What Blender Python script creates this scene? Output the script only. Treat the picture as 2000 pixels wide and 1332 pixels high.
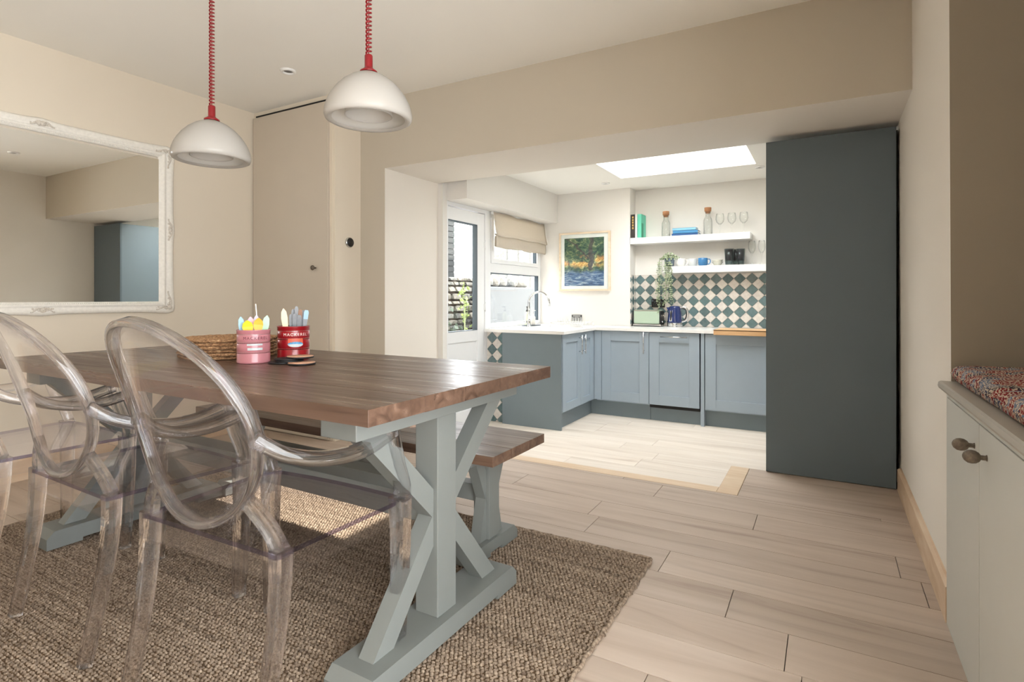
import bpy, bmesh, math, random
from mathutils import Vector, Matrix
random.seed(7)
for o in list(bpy.data.objects): bpy.data.objects.remove(o, do_unlink=True)
SC = bpy.context.scene
COL = SC.collection
PI = math.pi

# ------------------------------------------------------------------ camera
cam = bpy.data.cameras.new('camera'); cam_o = bpy.data.objects.new('camera', cam); COL.objects.link(cam_o)
cam.sensor_fit = 'HORIZONTAL'; cam.sensor_width = 36.0
cam.lens = 36.0 * 1090.0 / 2000.0
cam.shift_y = -(666.0 - 580.3) / 2000.0
cam.clip_start = 0.02; cam.clip_end = 200
cam_o.location = (0, 0, 1.08)
cam_o.rotation_euler = (PI / 2, 0, 0.5139)
SC.camera = cam_o

# ------------------------------------------------------------------ light and exposure
SC.view_settings.view_transform = 'Standard'
SC.view_settings.look = 'None'
SC.view_settings.gamma = 1.0
SC.view_settings.use_curve_mapping = False
SC.view_settings.exposure = 0.0
W = bpy.data.worlds.new('sky'); SC.world = W; W.use_nodes = True
bg = W.node_tree.nodes['Background']
bg.inputs[0].default_value = (0.985, 0.985, 1.0, 1.0)
bg.inputs[1].default_value = 13.0

def portal(name, loc, rot, sx, sy):
    l = bpy.data.lights.new(name, 'AREA'); l.shape = 'RECTANGLE'; l.size = sx; l.size_y = sy
    l.cycles.is_portal = True
    o = bpy.data.objects.new(name, l); COL.objects.link(o); o.location = loc; o.rotation_euler = rot
    return o
sun = bpy.data.lights.new('sun', 'SUN'); sun.energy = 21.0; sun.angle = 0.012; sun.color = (1.0, 0.93, 0.82)
sun_o = bpy.data.objects.new('sun', sun); COL.objects.link(sun_o)
sun_o.rotation_euler = Vector((-1.15, -2.75, -2.3)).to_track_quat('-Z', 'Y').to_euler()
portal('skylight_portal', (-1.16, 4.69, 2.56), (0, 0, 0), 1.22, 1.30)                 # faces -Z
portal('kitchen_door_portal', (-2.97, 4.3, 0.95), (0, -PI / 2, 0), 1.9, 0.66)        # faces +X
portal('kitchen_window_portal', (-2.97, 5.25, 1.28), (0, -PI / 2, 0), 1.0, 1.15)
portal('patio_window_portal', (0.40, -0.02, 1.05), (0, PI / 2, 0), 2.0, 2.25)             # faces -X

# ------------------------------------------------------------------ materials
MATS = {}
def srgb(r, g, b):
    f = lambda c: (c / 255.0) / 12.92 if c / 255.0 <= 0.04045 else ((c / 255.0 + 0.055) / 1.055) ** 2.4
    return (f(r), f(g), f(b), 1.0)
class NT:
    def __init__(s, name):
        s.m = bpy.data.materials.new(name); s.m.use_nodes = True; s.t = s.m.node_tree
        s.b = s.t.nodes['Principled BSDF']; s.out = s.t.nodes['Material Output']
    def n(s, typ, **kw):
        nd = s.t.nodes.new(typ)
        for k, v in kw.items():
            if hasattr(nd, k) and not isinstance(v, tuple): setattr(nd, k, v)
            else: nd.inputs[k].default_value = v
        return nd
    def l(s, a, b): s.t.links.new(a, b)
    def coord(s, kind='Object', scale=(1, 1, 1), rot=(0, 0, 0)):
        tc = s.t.nodes.new('ShaderNodeTexCoord'); mp = s.t.nodes.new('ShaderNodeMapping')
        mp.inputs['Scale'].default_value = scale; mp.inputs['Rotation'].default_value = rot
        s.l(tc.outputs[kind], mp.inputs['Vector']); return mp.outputs['Vector']
    def world(s, scale=(1, 1, 1), rot=(0, 0, 0)):
        g = s.t.nodes.new('ShaderNodeNewGeometry'); mp = s.t.nodes.new('ShaderNodeMapping')
        mp.inputs['Scale'].default_value = scale; mp.inputs['Rotation'].default_value = rot
        s.l(g.outputs['Position'], mp.inputs['Vector']); return mp.outputs['Vector']
    def noise(s, vec, scale, detail=4, rough=0.55, dist=0.0):
        nd = s.t.nodes.new('ShaderNodeTexNoise'); nd.inputs['Scale'].default_value = scale
        nd.inputs['Detail'].default_value = detail; nd.inputs['Roughness'].default_value = rough
        nd.inputs['Distortion'].default_value = dist
        if vec is not None: s.l(vec, nd.inputs['Vector'])
        return nd.outputs['Fac']
    def ramp(s, fac, stops, interp='LINEAR'):
        r = s.t.nodes.new('ShaderNodeValToRGB'); r.color_ramp.interpolation = interp
        e = r.color_ramp.elements
        while len(e) < len(stops): e.new(0.5)
        for i, (p, c) in enumerate(stops): e[i].position = p; e[i].color = c
        s.l(fac, r.inputs['Fac']); return r.outputs['Color']
    def bump(s, h, strength=0.2, dist=0.002):
        b = s.t.nodes.new('ShaderNodeBump'); b.inputs['Strength'].default_value = strength; b.inputs['Distance'].default_value = dist
        s.l(h, b.inputs['Height']); s.l(b.outputs['Normal'], s.b.inputs['Normal'])
    def mix(s, f, a, b, mode='MIX'):
        m = s.t.nodes.new('ShaderNodeMix'); m.data_type = 'RGBA'; m.blend_type = mode
        for sock, v in ((0, f), (6, a), (7, b)):
            if isinstance(v, (int, float)): m.inputs[sock].default_value = v
            elif isinstance(v, tuple): m.inputs[sock].default_value = v
            else: s.l(v, m.inputs[sock])
        return m.outputs[2]
    def rnd(s):
        oi = s.t.nodes.new('ShaderNodeObjectInfo'); return oi.outputs['Random']
def plain(name, col, rough=0.6, metal=0.0, spec=0.5, mottle=0.03, mscale=6.0, bump=0.0, bscale=300, coat=0.0):
    k = NT(name); v = k.world()
    c = k.ramp(k.noise(v, mscale, 3), [(0.3, tuple(max(0, x * (1 - mottle)) for x in col[:3]) + (1,)), (0.7, tuple(min(1, x * (1 + mottle)) for x in col[:3]) + (1,))])
    k.l(c, k.b.inputs['Base Color'])
    k.b.inputs['Roughness'].default_value = rough; k.b.inputs['Metallic'].default_value = metal
    k.b.inputs['Specular IOR Level'].default_value = spec
    k.b.inputs['Coat Weight'].default_value = coat
    if bump: k.bump(k.noise(v, bscale, 2), bump, 0.001)
    MATS[name] = k.m; return k.m
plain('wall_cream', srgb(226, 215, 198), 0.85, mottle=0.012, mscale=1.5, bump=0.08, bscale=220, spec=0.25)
plain('wall_shaded', srgb(197, 188, 173), 0.85, mottle=0.012, mscale=1.5, bump=0.08, bscale=220, spec=0.25)  # cream darkened to hold the shade on the beam face
plain('wall_deep_shade', srgb(158, 148, 133), 0.85, mottle=0.012, mscale=1.5, bump=0.08, bscale=220, spec=0.25)  # cream darkened further to hold the shade at the recess end
plain('wall_lit', srgb(234, 228, 219), 0.85, mottle=0.01, mscale=1.5, bump=0.08, bscale=220, spec=0.25)  # cream lightened to hold the light on the lining and right wall
plain('wall_kitchen', srgb(230, 227, 222), 0.85, mottle=0.01, mscale=1.5, bump=0.08, bscale=220, spec=0.25)
plain('ceiling_paint', srgb(246, 244, 238), 0.9, mottle=0.01, mscale=1.2, spec=0.2)
plain('cupboard_paint', srgb(200, 189, 174), 0.6, mottle=0.01)
plain('white_gloss', srgb(240, 240, 238), 0.35, mottle=0.01)
plain('upvc', srgb(238, 239, 240), 0.3, mottle=0.008)
plain('rubber_seal', srgb(70, 84, 96), 0.5)
plain('sage_paint', srgb(114, 117, 114), 0.5, mottle=0.025, mscale=10, bump=0.12, bscale=90)
plain('seat_paint', srgb(204, 204, 198), 0.42, mottle=0.015)
plain('seat_top', srgb(178, 172, 162), 0.4, mottle=0.02)
plain('unit_blue', srgb(160, 174, 186), 0.5, mottle=0.012, mscale=12)
plain('unit_panel', srgb(118, 131, 138), 0.5, mottle=0.012, mscale=12)
plain('tall_panel_shaded', srgb(96, 109, 117), 0.5, mottle=0.012, mscale=6)  # unit paint darkened to hold the shade on the tall housing front
plain('worktop_white', srgb(240, 239, 236), 0.22, mottle=0.012, mscale=30)
plain('black_gap', srgb(16, 14, 13), 0.7)
plain('grout', srgb(214, 210, 202), 0.85)
plain('chrome', srgb(205, 206, 207), 0.18, metal=1.0)
plain('steel_brushed', srgb(150, 151, 152), 0.42, metal=1.0)
plain('cutlery_steel', srgb(112, 113, 115), 0.5, metal=0.9, mottle=0.1, mscale=80)
plain('pewter', srgb(120, 110, 98), 0.55, metal=0.7, mottle=0.25, mscale=180, bump=0.8, bscale=240)
plain('red_plastic', srgb(128, 10, 20), 0.35, mottle=0.03)
plain('black_plastic', srgb(24, 24, 27), 0.35)
plain('mirror_silver', srgb(246, 247, 245), 0.0, metal=1.0, mottle=0.0)
plain('frame_white', srgb(240, 236, 228), 0.55, mottle=0.05, mscale=60)
plain('frame_worn', srgb(214, 206, 195), 0.6, mottle=0.16, mscale=150)
plain('paper_white', srgb(244, 244, 240), 0.8)
plain('cork', srgb(178, 128, 92), 0.85, mottle=0.25, mscale=160)
plain('toaster_green', srgb(176, 194, 172), 0.3, mottle=0.01)
plain('kettle_blue', srgb(32, 48, 100), 0.22, mottle=0.03, coat=0.4)
plain('book_black', srgb(52, 48, 46), 0.6)
plain('book_white', srgb(226, 226, 222), 0.6)
plain('book_teal', srgb(104, 204, 176), 0.55)
plain('book_teal_dark', srgb(50, 140, 110), 0.55)
plain('gold_print', srgb(206, 170, 92), 0.5)
plain('box_blue', srgb(64, 136, 186), 0.5)
plain('box_blue_dark', srgb(36, 84, 142), 0.5)
plain('box_sky', srgb(132, 190, 222), 0.5)
plain('mug_white', srgb(226, 225, 222), 0.35)
plain('mug_grey', srgb(205, 207, 206), 0.4)
plain('mug_blue', srgb(62, 122, 172), 0.3, mottle=0.1, mscale=60)
plain('bowl_stone', srgb(196, 194, 180), 0.5)
plain('pot_grey', srgb(112, 126, 140), 0.6)
plain('soil', srgb(64, 52, 42), 0.9)
plain('wine_dark', srgb(84, 64, 70), 0.2)
plain('tin_pink', srgb(188, 122, 130), 0.32, mottle=0.04, mscale=40, coat=0.3)
plain('tin_red', srgb(146, 18, 28), 0.3, mottle=0.05, mscale=40, coat=0.3)
plain('tin_inside', srgb(190, 186, 180), 0.3, metal=0.9)
plain('print_dark', srgb(96, 40, 54), 0.5)
plain('print_white', srgb(238, 220, 214), 0.5)
plain('fish_blue', srgb(74, 150, 196), 0.4, mottle=0.2, mscale=120)
plain('fish_silver', srgb(196, 204, 206), 0.35, mottle=0.1, mscale=120)
plain('fish_orange', srgb(212, 96, 70), 0.45)
plain('plastic_blue', srgb(150, 196, 222), 0.4)
plain('plastic_yellow', srgb(244, 214, 40), 0.4)
plain('plastic_orange', srgb(240, 186, 60), 0.4)
plain('plastic_green', srgb(178, 220, 188), 0.4)
plain('plastic_pink', srgb(240, 196, 206), 0.4)
plain('plastic_lilac', srgb(196, 190, 206), 0.4)
plain('plastic_white', srgb(238, 232, 224), 0.4)
plain('cutlery_cream', srgb(236, 220, 190), 0.5)
plain('handle_wood', srgb(150, 104, 74), 0.5)
plain('handle_blue', srgb(150, 186, 210), 0.4)
plain('coaster_black', srgb(26, 24, 26), 0.55)
plain('coaster_cork', srgb(206, 158, 130), 0.75, mottle=0.12, mscale=200)
plain('soap_green', srgb(214, 218, 196), 0.25)
plain('paving', srgb(150, 147, 140), 0.9, mottle=0.12, mscale=5)
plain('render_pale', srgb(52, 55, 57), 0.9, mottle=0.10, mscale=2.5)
plain('stem_green', srgb(104, 120, 70), 0.7)

def wood(name, stops, grain=(2.0, 22.0, 22.0), rough=0.45, spec=0.4, knots=False, bstr=0.15, per_object=True, coords='world', var=0.12):
    k = NT(name)
    v = k.world(grain) if coords == 'world' else k.coord('Object', grain)
    if per_object:
        add = k.t.nodes.new('ShaderNodeVectorMath'); add.operation = 'ADD'
        mul = k.t.nodes.new('ShaderNodeMath'); mul.operation = 'MULTIPLY'; mul.inputs[1].default_value = 60.0
        k.l(k.rnd(), mul.inputs[0]); k.l(v, add.inputs[0]); k.l(mul.outputs[0], add.inputs[1]); v = add.outputs[0]
    f = k.noise(v, 1.0, 6, 0.55, 0.9)
    c = k.ramp(f, stops)
    if knots:
        kn = k.noise(v, 0.55, 3, 0.5, 1.5)
        c = k.mix(k.ramp(kn, [(0.66, (0, 0, 0, 1)), (0.80, (0.75, 0.75, 0.75, 1))]), c, tuple(x * 0.55 for x in stops[0][1][:3]) + (1,))
    if per_object:
        hsv = k.t.nodes.new('ShaderNodeHueSaturation'); k.l(c, hsv.inputs['Color'])
        mr = k.t.nodes.new('ShaderNodeMapRange'); mr.inputs[3].default_value = 1 - var; mr.inputs[4].default_value = 1 + var
        k.l(k.rnd(), mr.inputs[0]); k.l(mr.outputs[0], hsv.inputs['Value']); c = hsv.outputs['Color']
    k.l(c, k.b.inputs['Base Color'])
    rr = k.ramp(f, [(0.3, (rough + 0.1,) * 3 + (1,)), (0.7, (rough - 0.05,) * 3 + (1,))]); k.l(rr, k.b.inputs['Roughness'])
    k.b.inputs['Specular IOR Level'].default_value = spec
    if bstr: k.bump(f, bstr, 0.002)
    MATS[name] = k.m
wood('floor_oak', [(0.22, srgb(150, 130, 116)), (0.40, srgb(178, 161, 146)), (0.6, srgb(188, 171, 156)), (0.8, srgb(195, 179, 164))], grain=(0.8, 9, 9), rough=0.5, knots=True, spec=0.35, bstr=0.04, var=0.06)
wood('floor_oak_lit', [(0.22, srgb(200, 184, 168)), (0.40, srgb(224, 212, 198)), (0.6, srgb(233, 222, 209)), (0.8, srgb(239, 229, 217))], grain=(0.8, 9, 9), rough=0.5, knots=True, spec=0.35, bstr=0.04, var=0.04)  # same oak lightened, the kitchen brightness put into its colour
wood('oak_trim', [(0.3, srgb(204, 176, 146)), (0.55, srgb(216, 190, 162)), (0.75, srgb(224, 202, 176))], grain=(3, 3, 14), rough=0.5, per_object=False, bstr=0.1)
wood('oak_nosing', [(0.3, srgb(212, 186, 156)), (0.7, srgb(222, 200, 172))], grain=(3, 18, 18), rough=0.5, per_object=True, bstr=0.08, var=0.03)
wood('table_wood', [(0.25, srgb(56, 41, 33)), (0.42, srgb(83, 62, 50)), (0.58, srgb(96, 74, 61)), (0.75, srgb(110, 87, 73))], grain=(1.6, 26, 26), rough=0.30, spec=0.5, knots=True, bstr=0.3, coords='obj', var=0.07)
wood('bench_wood', [(0.25, srgb(62, 44, 35)), (0.42, srgb(92, 69, 56)), (0.58, srgb(108, 84, 69)), (0.75, srgb(122, 98, 82))], grain=(1.6, 26, 26), rough=0.36, spec=0.5, knots=True, bstr=0.35, coords='obj', var=0.07)
wood('board_wood', [(0.3, srgb(206, 160, 112)), (0.7, srgb(226, 186, 140))], grain=(4, 30, 30), rough=0.5, per_object=False)
wood('ash_frame', [(0.3, srgb(222, 200, 172)), (0.7, srgb(236, 218, 194))], grain=(8, 8, 30), rough=0.5, per_object=False)

def glassy(name, tint, edge, trans=0.55, ior=1.45, rough=0.0, grazing=None):
    # clear polycarbonate / glass: part refraction, part straight-through transmission of a thin hollow wall;
    # the longer path through the wall at grazing angles absorbs more
    k = NT(name); t = k.t
    g = t.nodes.new('ShaderNodeBsdfGlass'); g.inputs['Color'].default_value = tint; g.inputs['IOR'].default_value = ior; g.inputs['Roughness'].default_value = rough
    tr = t.nodes.new('ShaderNodeBsdfTransparent'); tr.inputs['Color'].default_value = edge
    gl = t.nodes.new('ShaderNodeBsdfGlossy'); gl.inputs['Roughness'].default_value = 0.03; gl.inputs['Color'].default_value = (1, 1, 1, 1)
    lw = t.nodes.new('ShaderNodeLayerWeight'); lw.inputs[0].default_value = 0.5
    if grazing:
        k.l(k.ramp(lw.outputs['Facing'], [(0.66, edge), (0.98, grazing)]), tr.inputs['Color'])
    pw = t.nodes.new('ShaderNodeMath'); pw.operation = 'POWER'; pw.inputs[1].default_value = 4.0; k.l(lw.outputs['Facing'], pw.inputs[0])
    f0 = ((ior - 1) / (ior + 1)) ** 2
    fr = t.nodes.new('ShaderNodeMath'); fr.operation = 'MULTIPLY_ADD'; fr.inputs[1].default_value = 0.7; fr.inputs[2].default_value = f0; k.l(pw.outputs[0], fr.inputs[0])
    m1 = t.nodes.new('ShaderNodeMixShader'); k.l(fr.outputs[0], m1.inputs[0]); k.l(tr.outputs[0], m1.inputs[1]); k.l(gl.outputs[0], m1.inputs[2])
    m2 = t.nodes.new('ShaderNodeMixShader'); m2.inputs[0].default_value = trans; k.l(g.outputs[0], m2.inputs[1]); k.l(m1.outputs[0], m2.inputs[2])
    k.l(m2.outputs[0], k.out.inputs['Surface']); MATS[name] = k.m
glassy('ghost_clear', (0.99, 0.985, 0.995, 1), (0.985, 0.98, 0.99, 1), 0.42, 1.49, grazing=(0.16, 0.14, 0.24, 1))
glassy('ghost_edge', (0.45, 0.40, 0.55, 1), (0.40, 0.36, 0.50, 1), 0.8, 1.5)
glassy('ghost_panel', (0.97, 0.965, 0.975, 1), (0.99, 0.987, 0.994, 1), 0.97, 1.36, grazing=(0.82, 0.80, 0.86, 1))
glassy('window_glass', (0.99, 1, 1, 1), (0.97, 0.985, 0.985, 1), 1.0, 1.3)
glassy('shelf_glass', (0.99, 0.995, 0.99, 1), (0.985, 0.99, 0.985, 1), 0.7, 1.3, grazing=(0.72, 0.75, 0.74, 1))
glassy('smoked_glass', (0.70, 0.75, 0.75, 1), (0.70, 0.76, 0.76, 1), 0.75, 1.35)
def opal(name):
    k = NT(name); c = srgb(222, 219, 214)
    k.b.inputs['Base Color'].default_value = c; k.b.inputs['Roughness'].default_value = 0.16
    tr = k.t.nodes.new('ShaderNodeBsdfTranslucent'); tr.inputs['Color'].default_value = c
    mx = k.t.nodes.new('ShaderNodeMixShader'); mx.inputs[0].default_value = 0.58
    k.l(k.b.outputs[0], mx.inputs[1]); k.l(tr.outputs[0], mx.inputs[2]); k.l(mx.outputs[0], k.out.inputs['Surface'])
    MATS[name] = k.m
opal('opal_glass')
def tile_mat(name, stops, rough=0.18):
    k = NT(name); v = k.world()
    c = k.ramp(k.rnd(), stops)
    n = k.noise(v, 40, 4)
    c = k.mix(0.35, c, k.ramp(n, [(0.35, tuple(x * 0.7 for x in stops[0][1][:3]) + (1,)), (0.65, stops[-1][1])]))
    k.l(c, k.b.inputs['Base Color']); k.b.inputs['Roughness'].default_value = rough
    k.bump(k.noise(v, 25, 2), 0.25, 0.003); MATS[name] = k.m
tile_mat('tile_green', [(0.0, srgb(88, 108, 110)), (0.35, srgb(96, 124, 124)), (0.7, srgb(104, 132, 136)), (1.0, srgb(118, 132, 132))])
tile_mat('tile_white', [(0.0, srgb(216, 208, 200)), (0.5, srgb(224, 216, 208)), (1.0, srgb(230, 224, 214))])
def jute():
    k = NT('jute')
    v = k.world((1.4, 30, 1))
    f = k.noise(v, 1.2, 5, 0.6)
    f2 = k.noise(k.world(), 90, 3)
    c = k.ramp(f, [(0.3, srgb(92, 76, 64)), (0.45, srgb(130, 111, 95)), (0.58, srgb(156, 136, 118)), (0.75, srgb(182, 164, 145))])
    c = k.mix(0.55, c, k.ramp(f2, [(0.35, srgb(74, 60, 50)), (0.65, srgb(186, 169, 149))]))
    k.l(c, k.b.inputs['Base Color']); k.b.inputs['Roughness'].default_value = 0.95; k.b.inputs['Specular IOR Level'].default_value = 0.1
    MATS['jute'] = k.m
jute()
plain('jute_back', srgb(96, 78, 60), 0.95, mottle=0.2, mscale=90, spec=0.05)
def seagrass():
    k = NT('seagrass'); v = k.world()
    c = k.ramp(k.noise(v, 110, 5), [(0.3, srgb(104, 72, 48)), (0.5, srgb(170, 128, 90)), (0.7, srgb(216, 180, 138))])
    k.l(c, k.b.inputs['Base Color']); k.b.inputs['Roughness'].default_value = 0.8
    k.bump(k.noise(v, 160, 3), 0.9, 0.004); MATS['seagrass'] = k.m
seagrass()
def linen():
    k = NT('linen'); v = k.world((1, 60, 400))
    c = k.ramp(k.noise(v, 2.0, 3), [(0.3, srgb(222, 212, 197)), (0.7, srgb(236, 227, 214))])
    k.l(c, k.b.inputs['Base Color']); k.b.inputs['Roughness'].default_value = 0.9; k.b.inputs['Specular IOR Level'].default_value = 0.1
    tr = k.t.nodes.new('ShaderNodeBsdfTranslucent'); k.l(c, tr.inputs['Color'])
    mx = k.t.nodes.new('ShaderNodeMixShader'); mx.inputs[0].default_value = 0.35
    k.l(k.b.outputs[0], mx.inputs[1]); k.l(tr.outputs[0], mx.inputs[2]); k.l(mx.outputs[0], k.out.inputs['Surface'])
    MATS['linen'] = k.m
linen()
def floral():
    k = NT('floral_print')
    v0 = k.world((1, 1, 1))
    nz = k.t.nodes.new('ShaderNodeTexNoise'); nz.inputs['Scale'].default_value = 14; k.l(v0, nz.inputs['Vector'])
    mv = k.t.nodes.new('ShaderNodeVectorMath'); mv.operation = 'MULTIPLY_ADD'; mv.inputs[1].default_value = (0.06, 0.06, 0.06)
    k.l(nz.outputs['Color'], mv.inputs[0]); k.l(v0, mv.inputs[2])
    vo = k.t.nodes.new('ShaderNodeTexVoronoi'); vo.inputs['Scale'].default_value = 30; k.l(mv.outputs[0], vo.inputs['Vector'])
    sep = k.t.nodes.new('ShaderNodeSeparateColor'); k.l(vo.outputs['Color'], sep.inputs[0])
    base = k.ramp(sep.outputs[0], [(0.0, srgb(128, 44, 46)), (0.25, srgb(150, 76, 68)), (0.42, srgb(64, 70, 92)), (0.62, srgb(104, 116, 140)), (0.72, srgb(120, 44, 50)), (0.88, srgb(52, 48, 60))], 'CONSTANT')
    wv = k.t.nodes.new('ShaderNodeTexWave'); wv.inputs['Scale'].default_value = 40; wv.inputs['Distortion'].default_value = 9; wv.inputs['Detail'].default_value = 2; wv.inputs['Detail Scale'].default_value = 2.2
    k.l(mv.outputs[0], wv.inputs['Vector'])
    c = k.mix(k.ramp(wv.outputs['Fac'], [(0.55, (0, 0, 0, 1)), (0.72, (1, 1, 1, 1))]), base, srgb(198, 182, 164))
    k.l(c, k.b.inputs['Base Color']); k.b.inputs['Roughness'].default_value = 0.9; k.b.inputs['Specular IOR Level'].default_value = 0.1
    k.bump(k.noise(v0, 300, 2), 0.2, 0.001); MATS['floral_print'] = k.m
floral()
def art():
    k = NT('art_print'); v = k.coord('Object', (1, 1, 1))
    sep = k.t.nodes.new('ShaderNodeSeparateXYZ'); k.l(v, sep.inputs[0])
    def m(op, a, b=None):
        n = k.t.nodes.new('ShaderNodeMath'); n.operation = op
        for i, q in enumerate((a, b)):
            if q is None: continue
            if isinstance(q, (int, float)): n.inputs[i].default_value = q
            else: k.l(q, n.inputs[i])
        return n.outputs[0]
    f = k.noise(k.coord('Object', (11, 11, 15)), 1.0, 7, 0.72, 1.6)
    leaf = k.ramp(f, [(0.28, srgb(14, 30, 42)), (0.40, srgb(30, 62, 62)), (0.50, srgb(66, 100, 78)), (0.58, srgb(128, 140, 96)), (0.68, srgb(206, 206, 184))])
    warm = k.ramp(f, [(0.34, srgb(70, 56, 70)), (0.46, srgb(190, 128, 76)), (0.56, srgb(236, 196, 110)), (0.68, srgb(240, 226, 190))])
    water = k.ramp(k.noise(k.coord('Object', (7, 7, 34)), 1.0, 6, 0.7, 1.4), [(0.34, srgb(22, 44, 80)), (0.48, srgb(66, 102, 146)), (0.6, srgb(150, 170, 190)), (0.7, srgb(224, 226, 228))])
    mr = k.t.nodes.new('ShaderNodeMapRange'); mr.inputs[1].default_value = -0.27; mr.inputs[2].default_value = 0.27
    wob = k.noise(k.coord('Object', (9, 9, 9)), 1.0, 3)
    k.l(m('ADD', sep.outputs['Z'], m('MULTIPLY', m('SUBTRACT', wob, 0.5), 0.12)), mr.inputs[0])
    c1 = k.mix(k.ramp(mr.outputs[0], [(0.26, (1, 1, 1, 1)), (0.34, (0, 0, 0, 1))]), leaf, water)
    nb = k.noise(k.coord('Object', (5, 5, 7)), 1.0, 2)
    band = k.ramp(mr.outputs[0], [(0.38, (0, 0, 0, 1)), (0.46, (1, 1, 1, 1)), (0.60, (1, 1, 1, 1)), (0.66, (0, 0, 0, 1))])
    bm = k.mix(1.0, band, k.ramp(nb, [(0.46, (0, 0, 0, 1)), (0.54, (1, 1, 1, 1))]), 'MULTIPLY')
    c2 = k.mix(bm, c1, warm)
    # dark trunk and a leaning branch
    wx = m('ADD', sep.outputs['X'], m('MULTIPLY', m('SUBTRACT', k.noise(k.coord('Object', (4, 4, 7)), 1.0, 2), 0.5), 0.16))
    trunk = m('MULTIPLY', m('LESS_THAN', m('ABSOLUTE', m('SUBTRACT', wx, 0.085)), 0.026), m('GREATER_THAN', sep.outputs['Z'], -0.09))
    br = m('MULTIPLY', m('LESS_THAN', m('ABSOLUTE', m('SUBTRACT', m('ADD', wx, m('MULTIPLY', sep.outputs['Z'], 1.1)), 0.10)), 0.014), m('GREATER_THAN', sep.outputs['Z'], 0.0))
    c = k.mix(m('MAXIMUM', trunk, br), c2, k.ramp(f, [(0.35, srgb(36, 34, 44)), (0.6, srgb(92, 90, 84))]))
    k.l(c, k.b.inputs['Base Color']); k.b.inputs['Roughness'].default_value = 0.35; MATS['art_print'] = k.m
art()
def leafm(name, a, b):
    k = NT(name); c = k.ramp(k.noise(k.world(), 60, 3), [(0.35, a), (0.65, b)])
    k.l(c, k.b.inputs['Base Color']); k.b.inputs['Roughness'].default_value = 0.55; MATS[name] = k.m
leafm('leaf_ivy', srgb(104, 124, 92), srgb(196, 206, 172))
leafm('leaf_garden', srgb(44, 66, 22), srgb(120, 134, 58))
leafm('leaf_dark', srgb(26, 38, 30), srgb(52, 66, 46))
def stone():
    k = NT('garden_stone'); c = k.ramp(k.rnd(), [(0, srgb(44, 48, 52)), (0.4, srgb(66, 66, 62)), (0.75, srgb(92, 88, 80)), (1, srgb(120, 114, 104))])
    c = k.mix(0.4, c, k.ramp(k.noise(k.world(), 18, 5), [(0.3, srgb(30, 32, 32)), (0.7, srgb(120, 116, 106))]))
    k.l(c, k.b.inputs['Base Color']); k.b.inputs['Roughness'].default_value = 0.9; MATS['garden_stone'] = k.m
stone()

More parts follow.
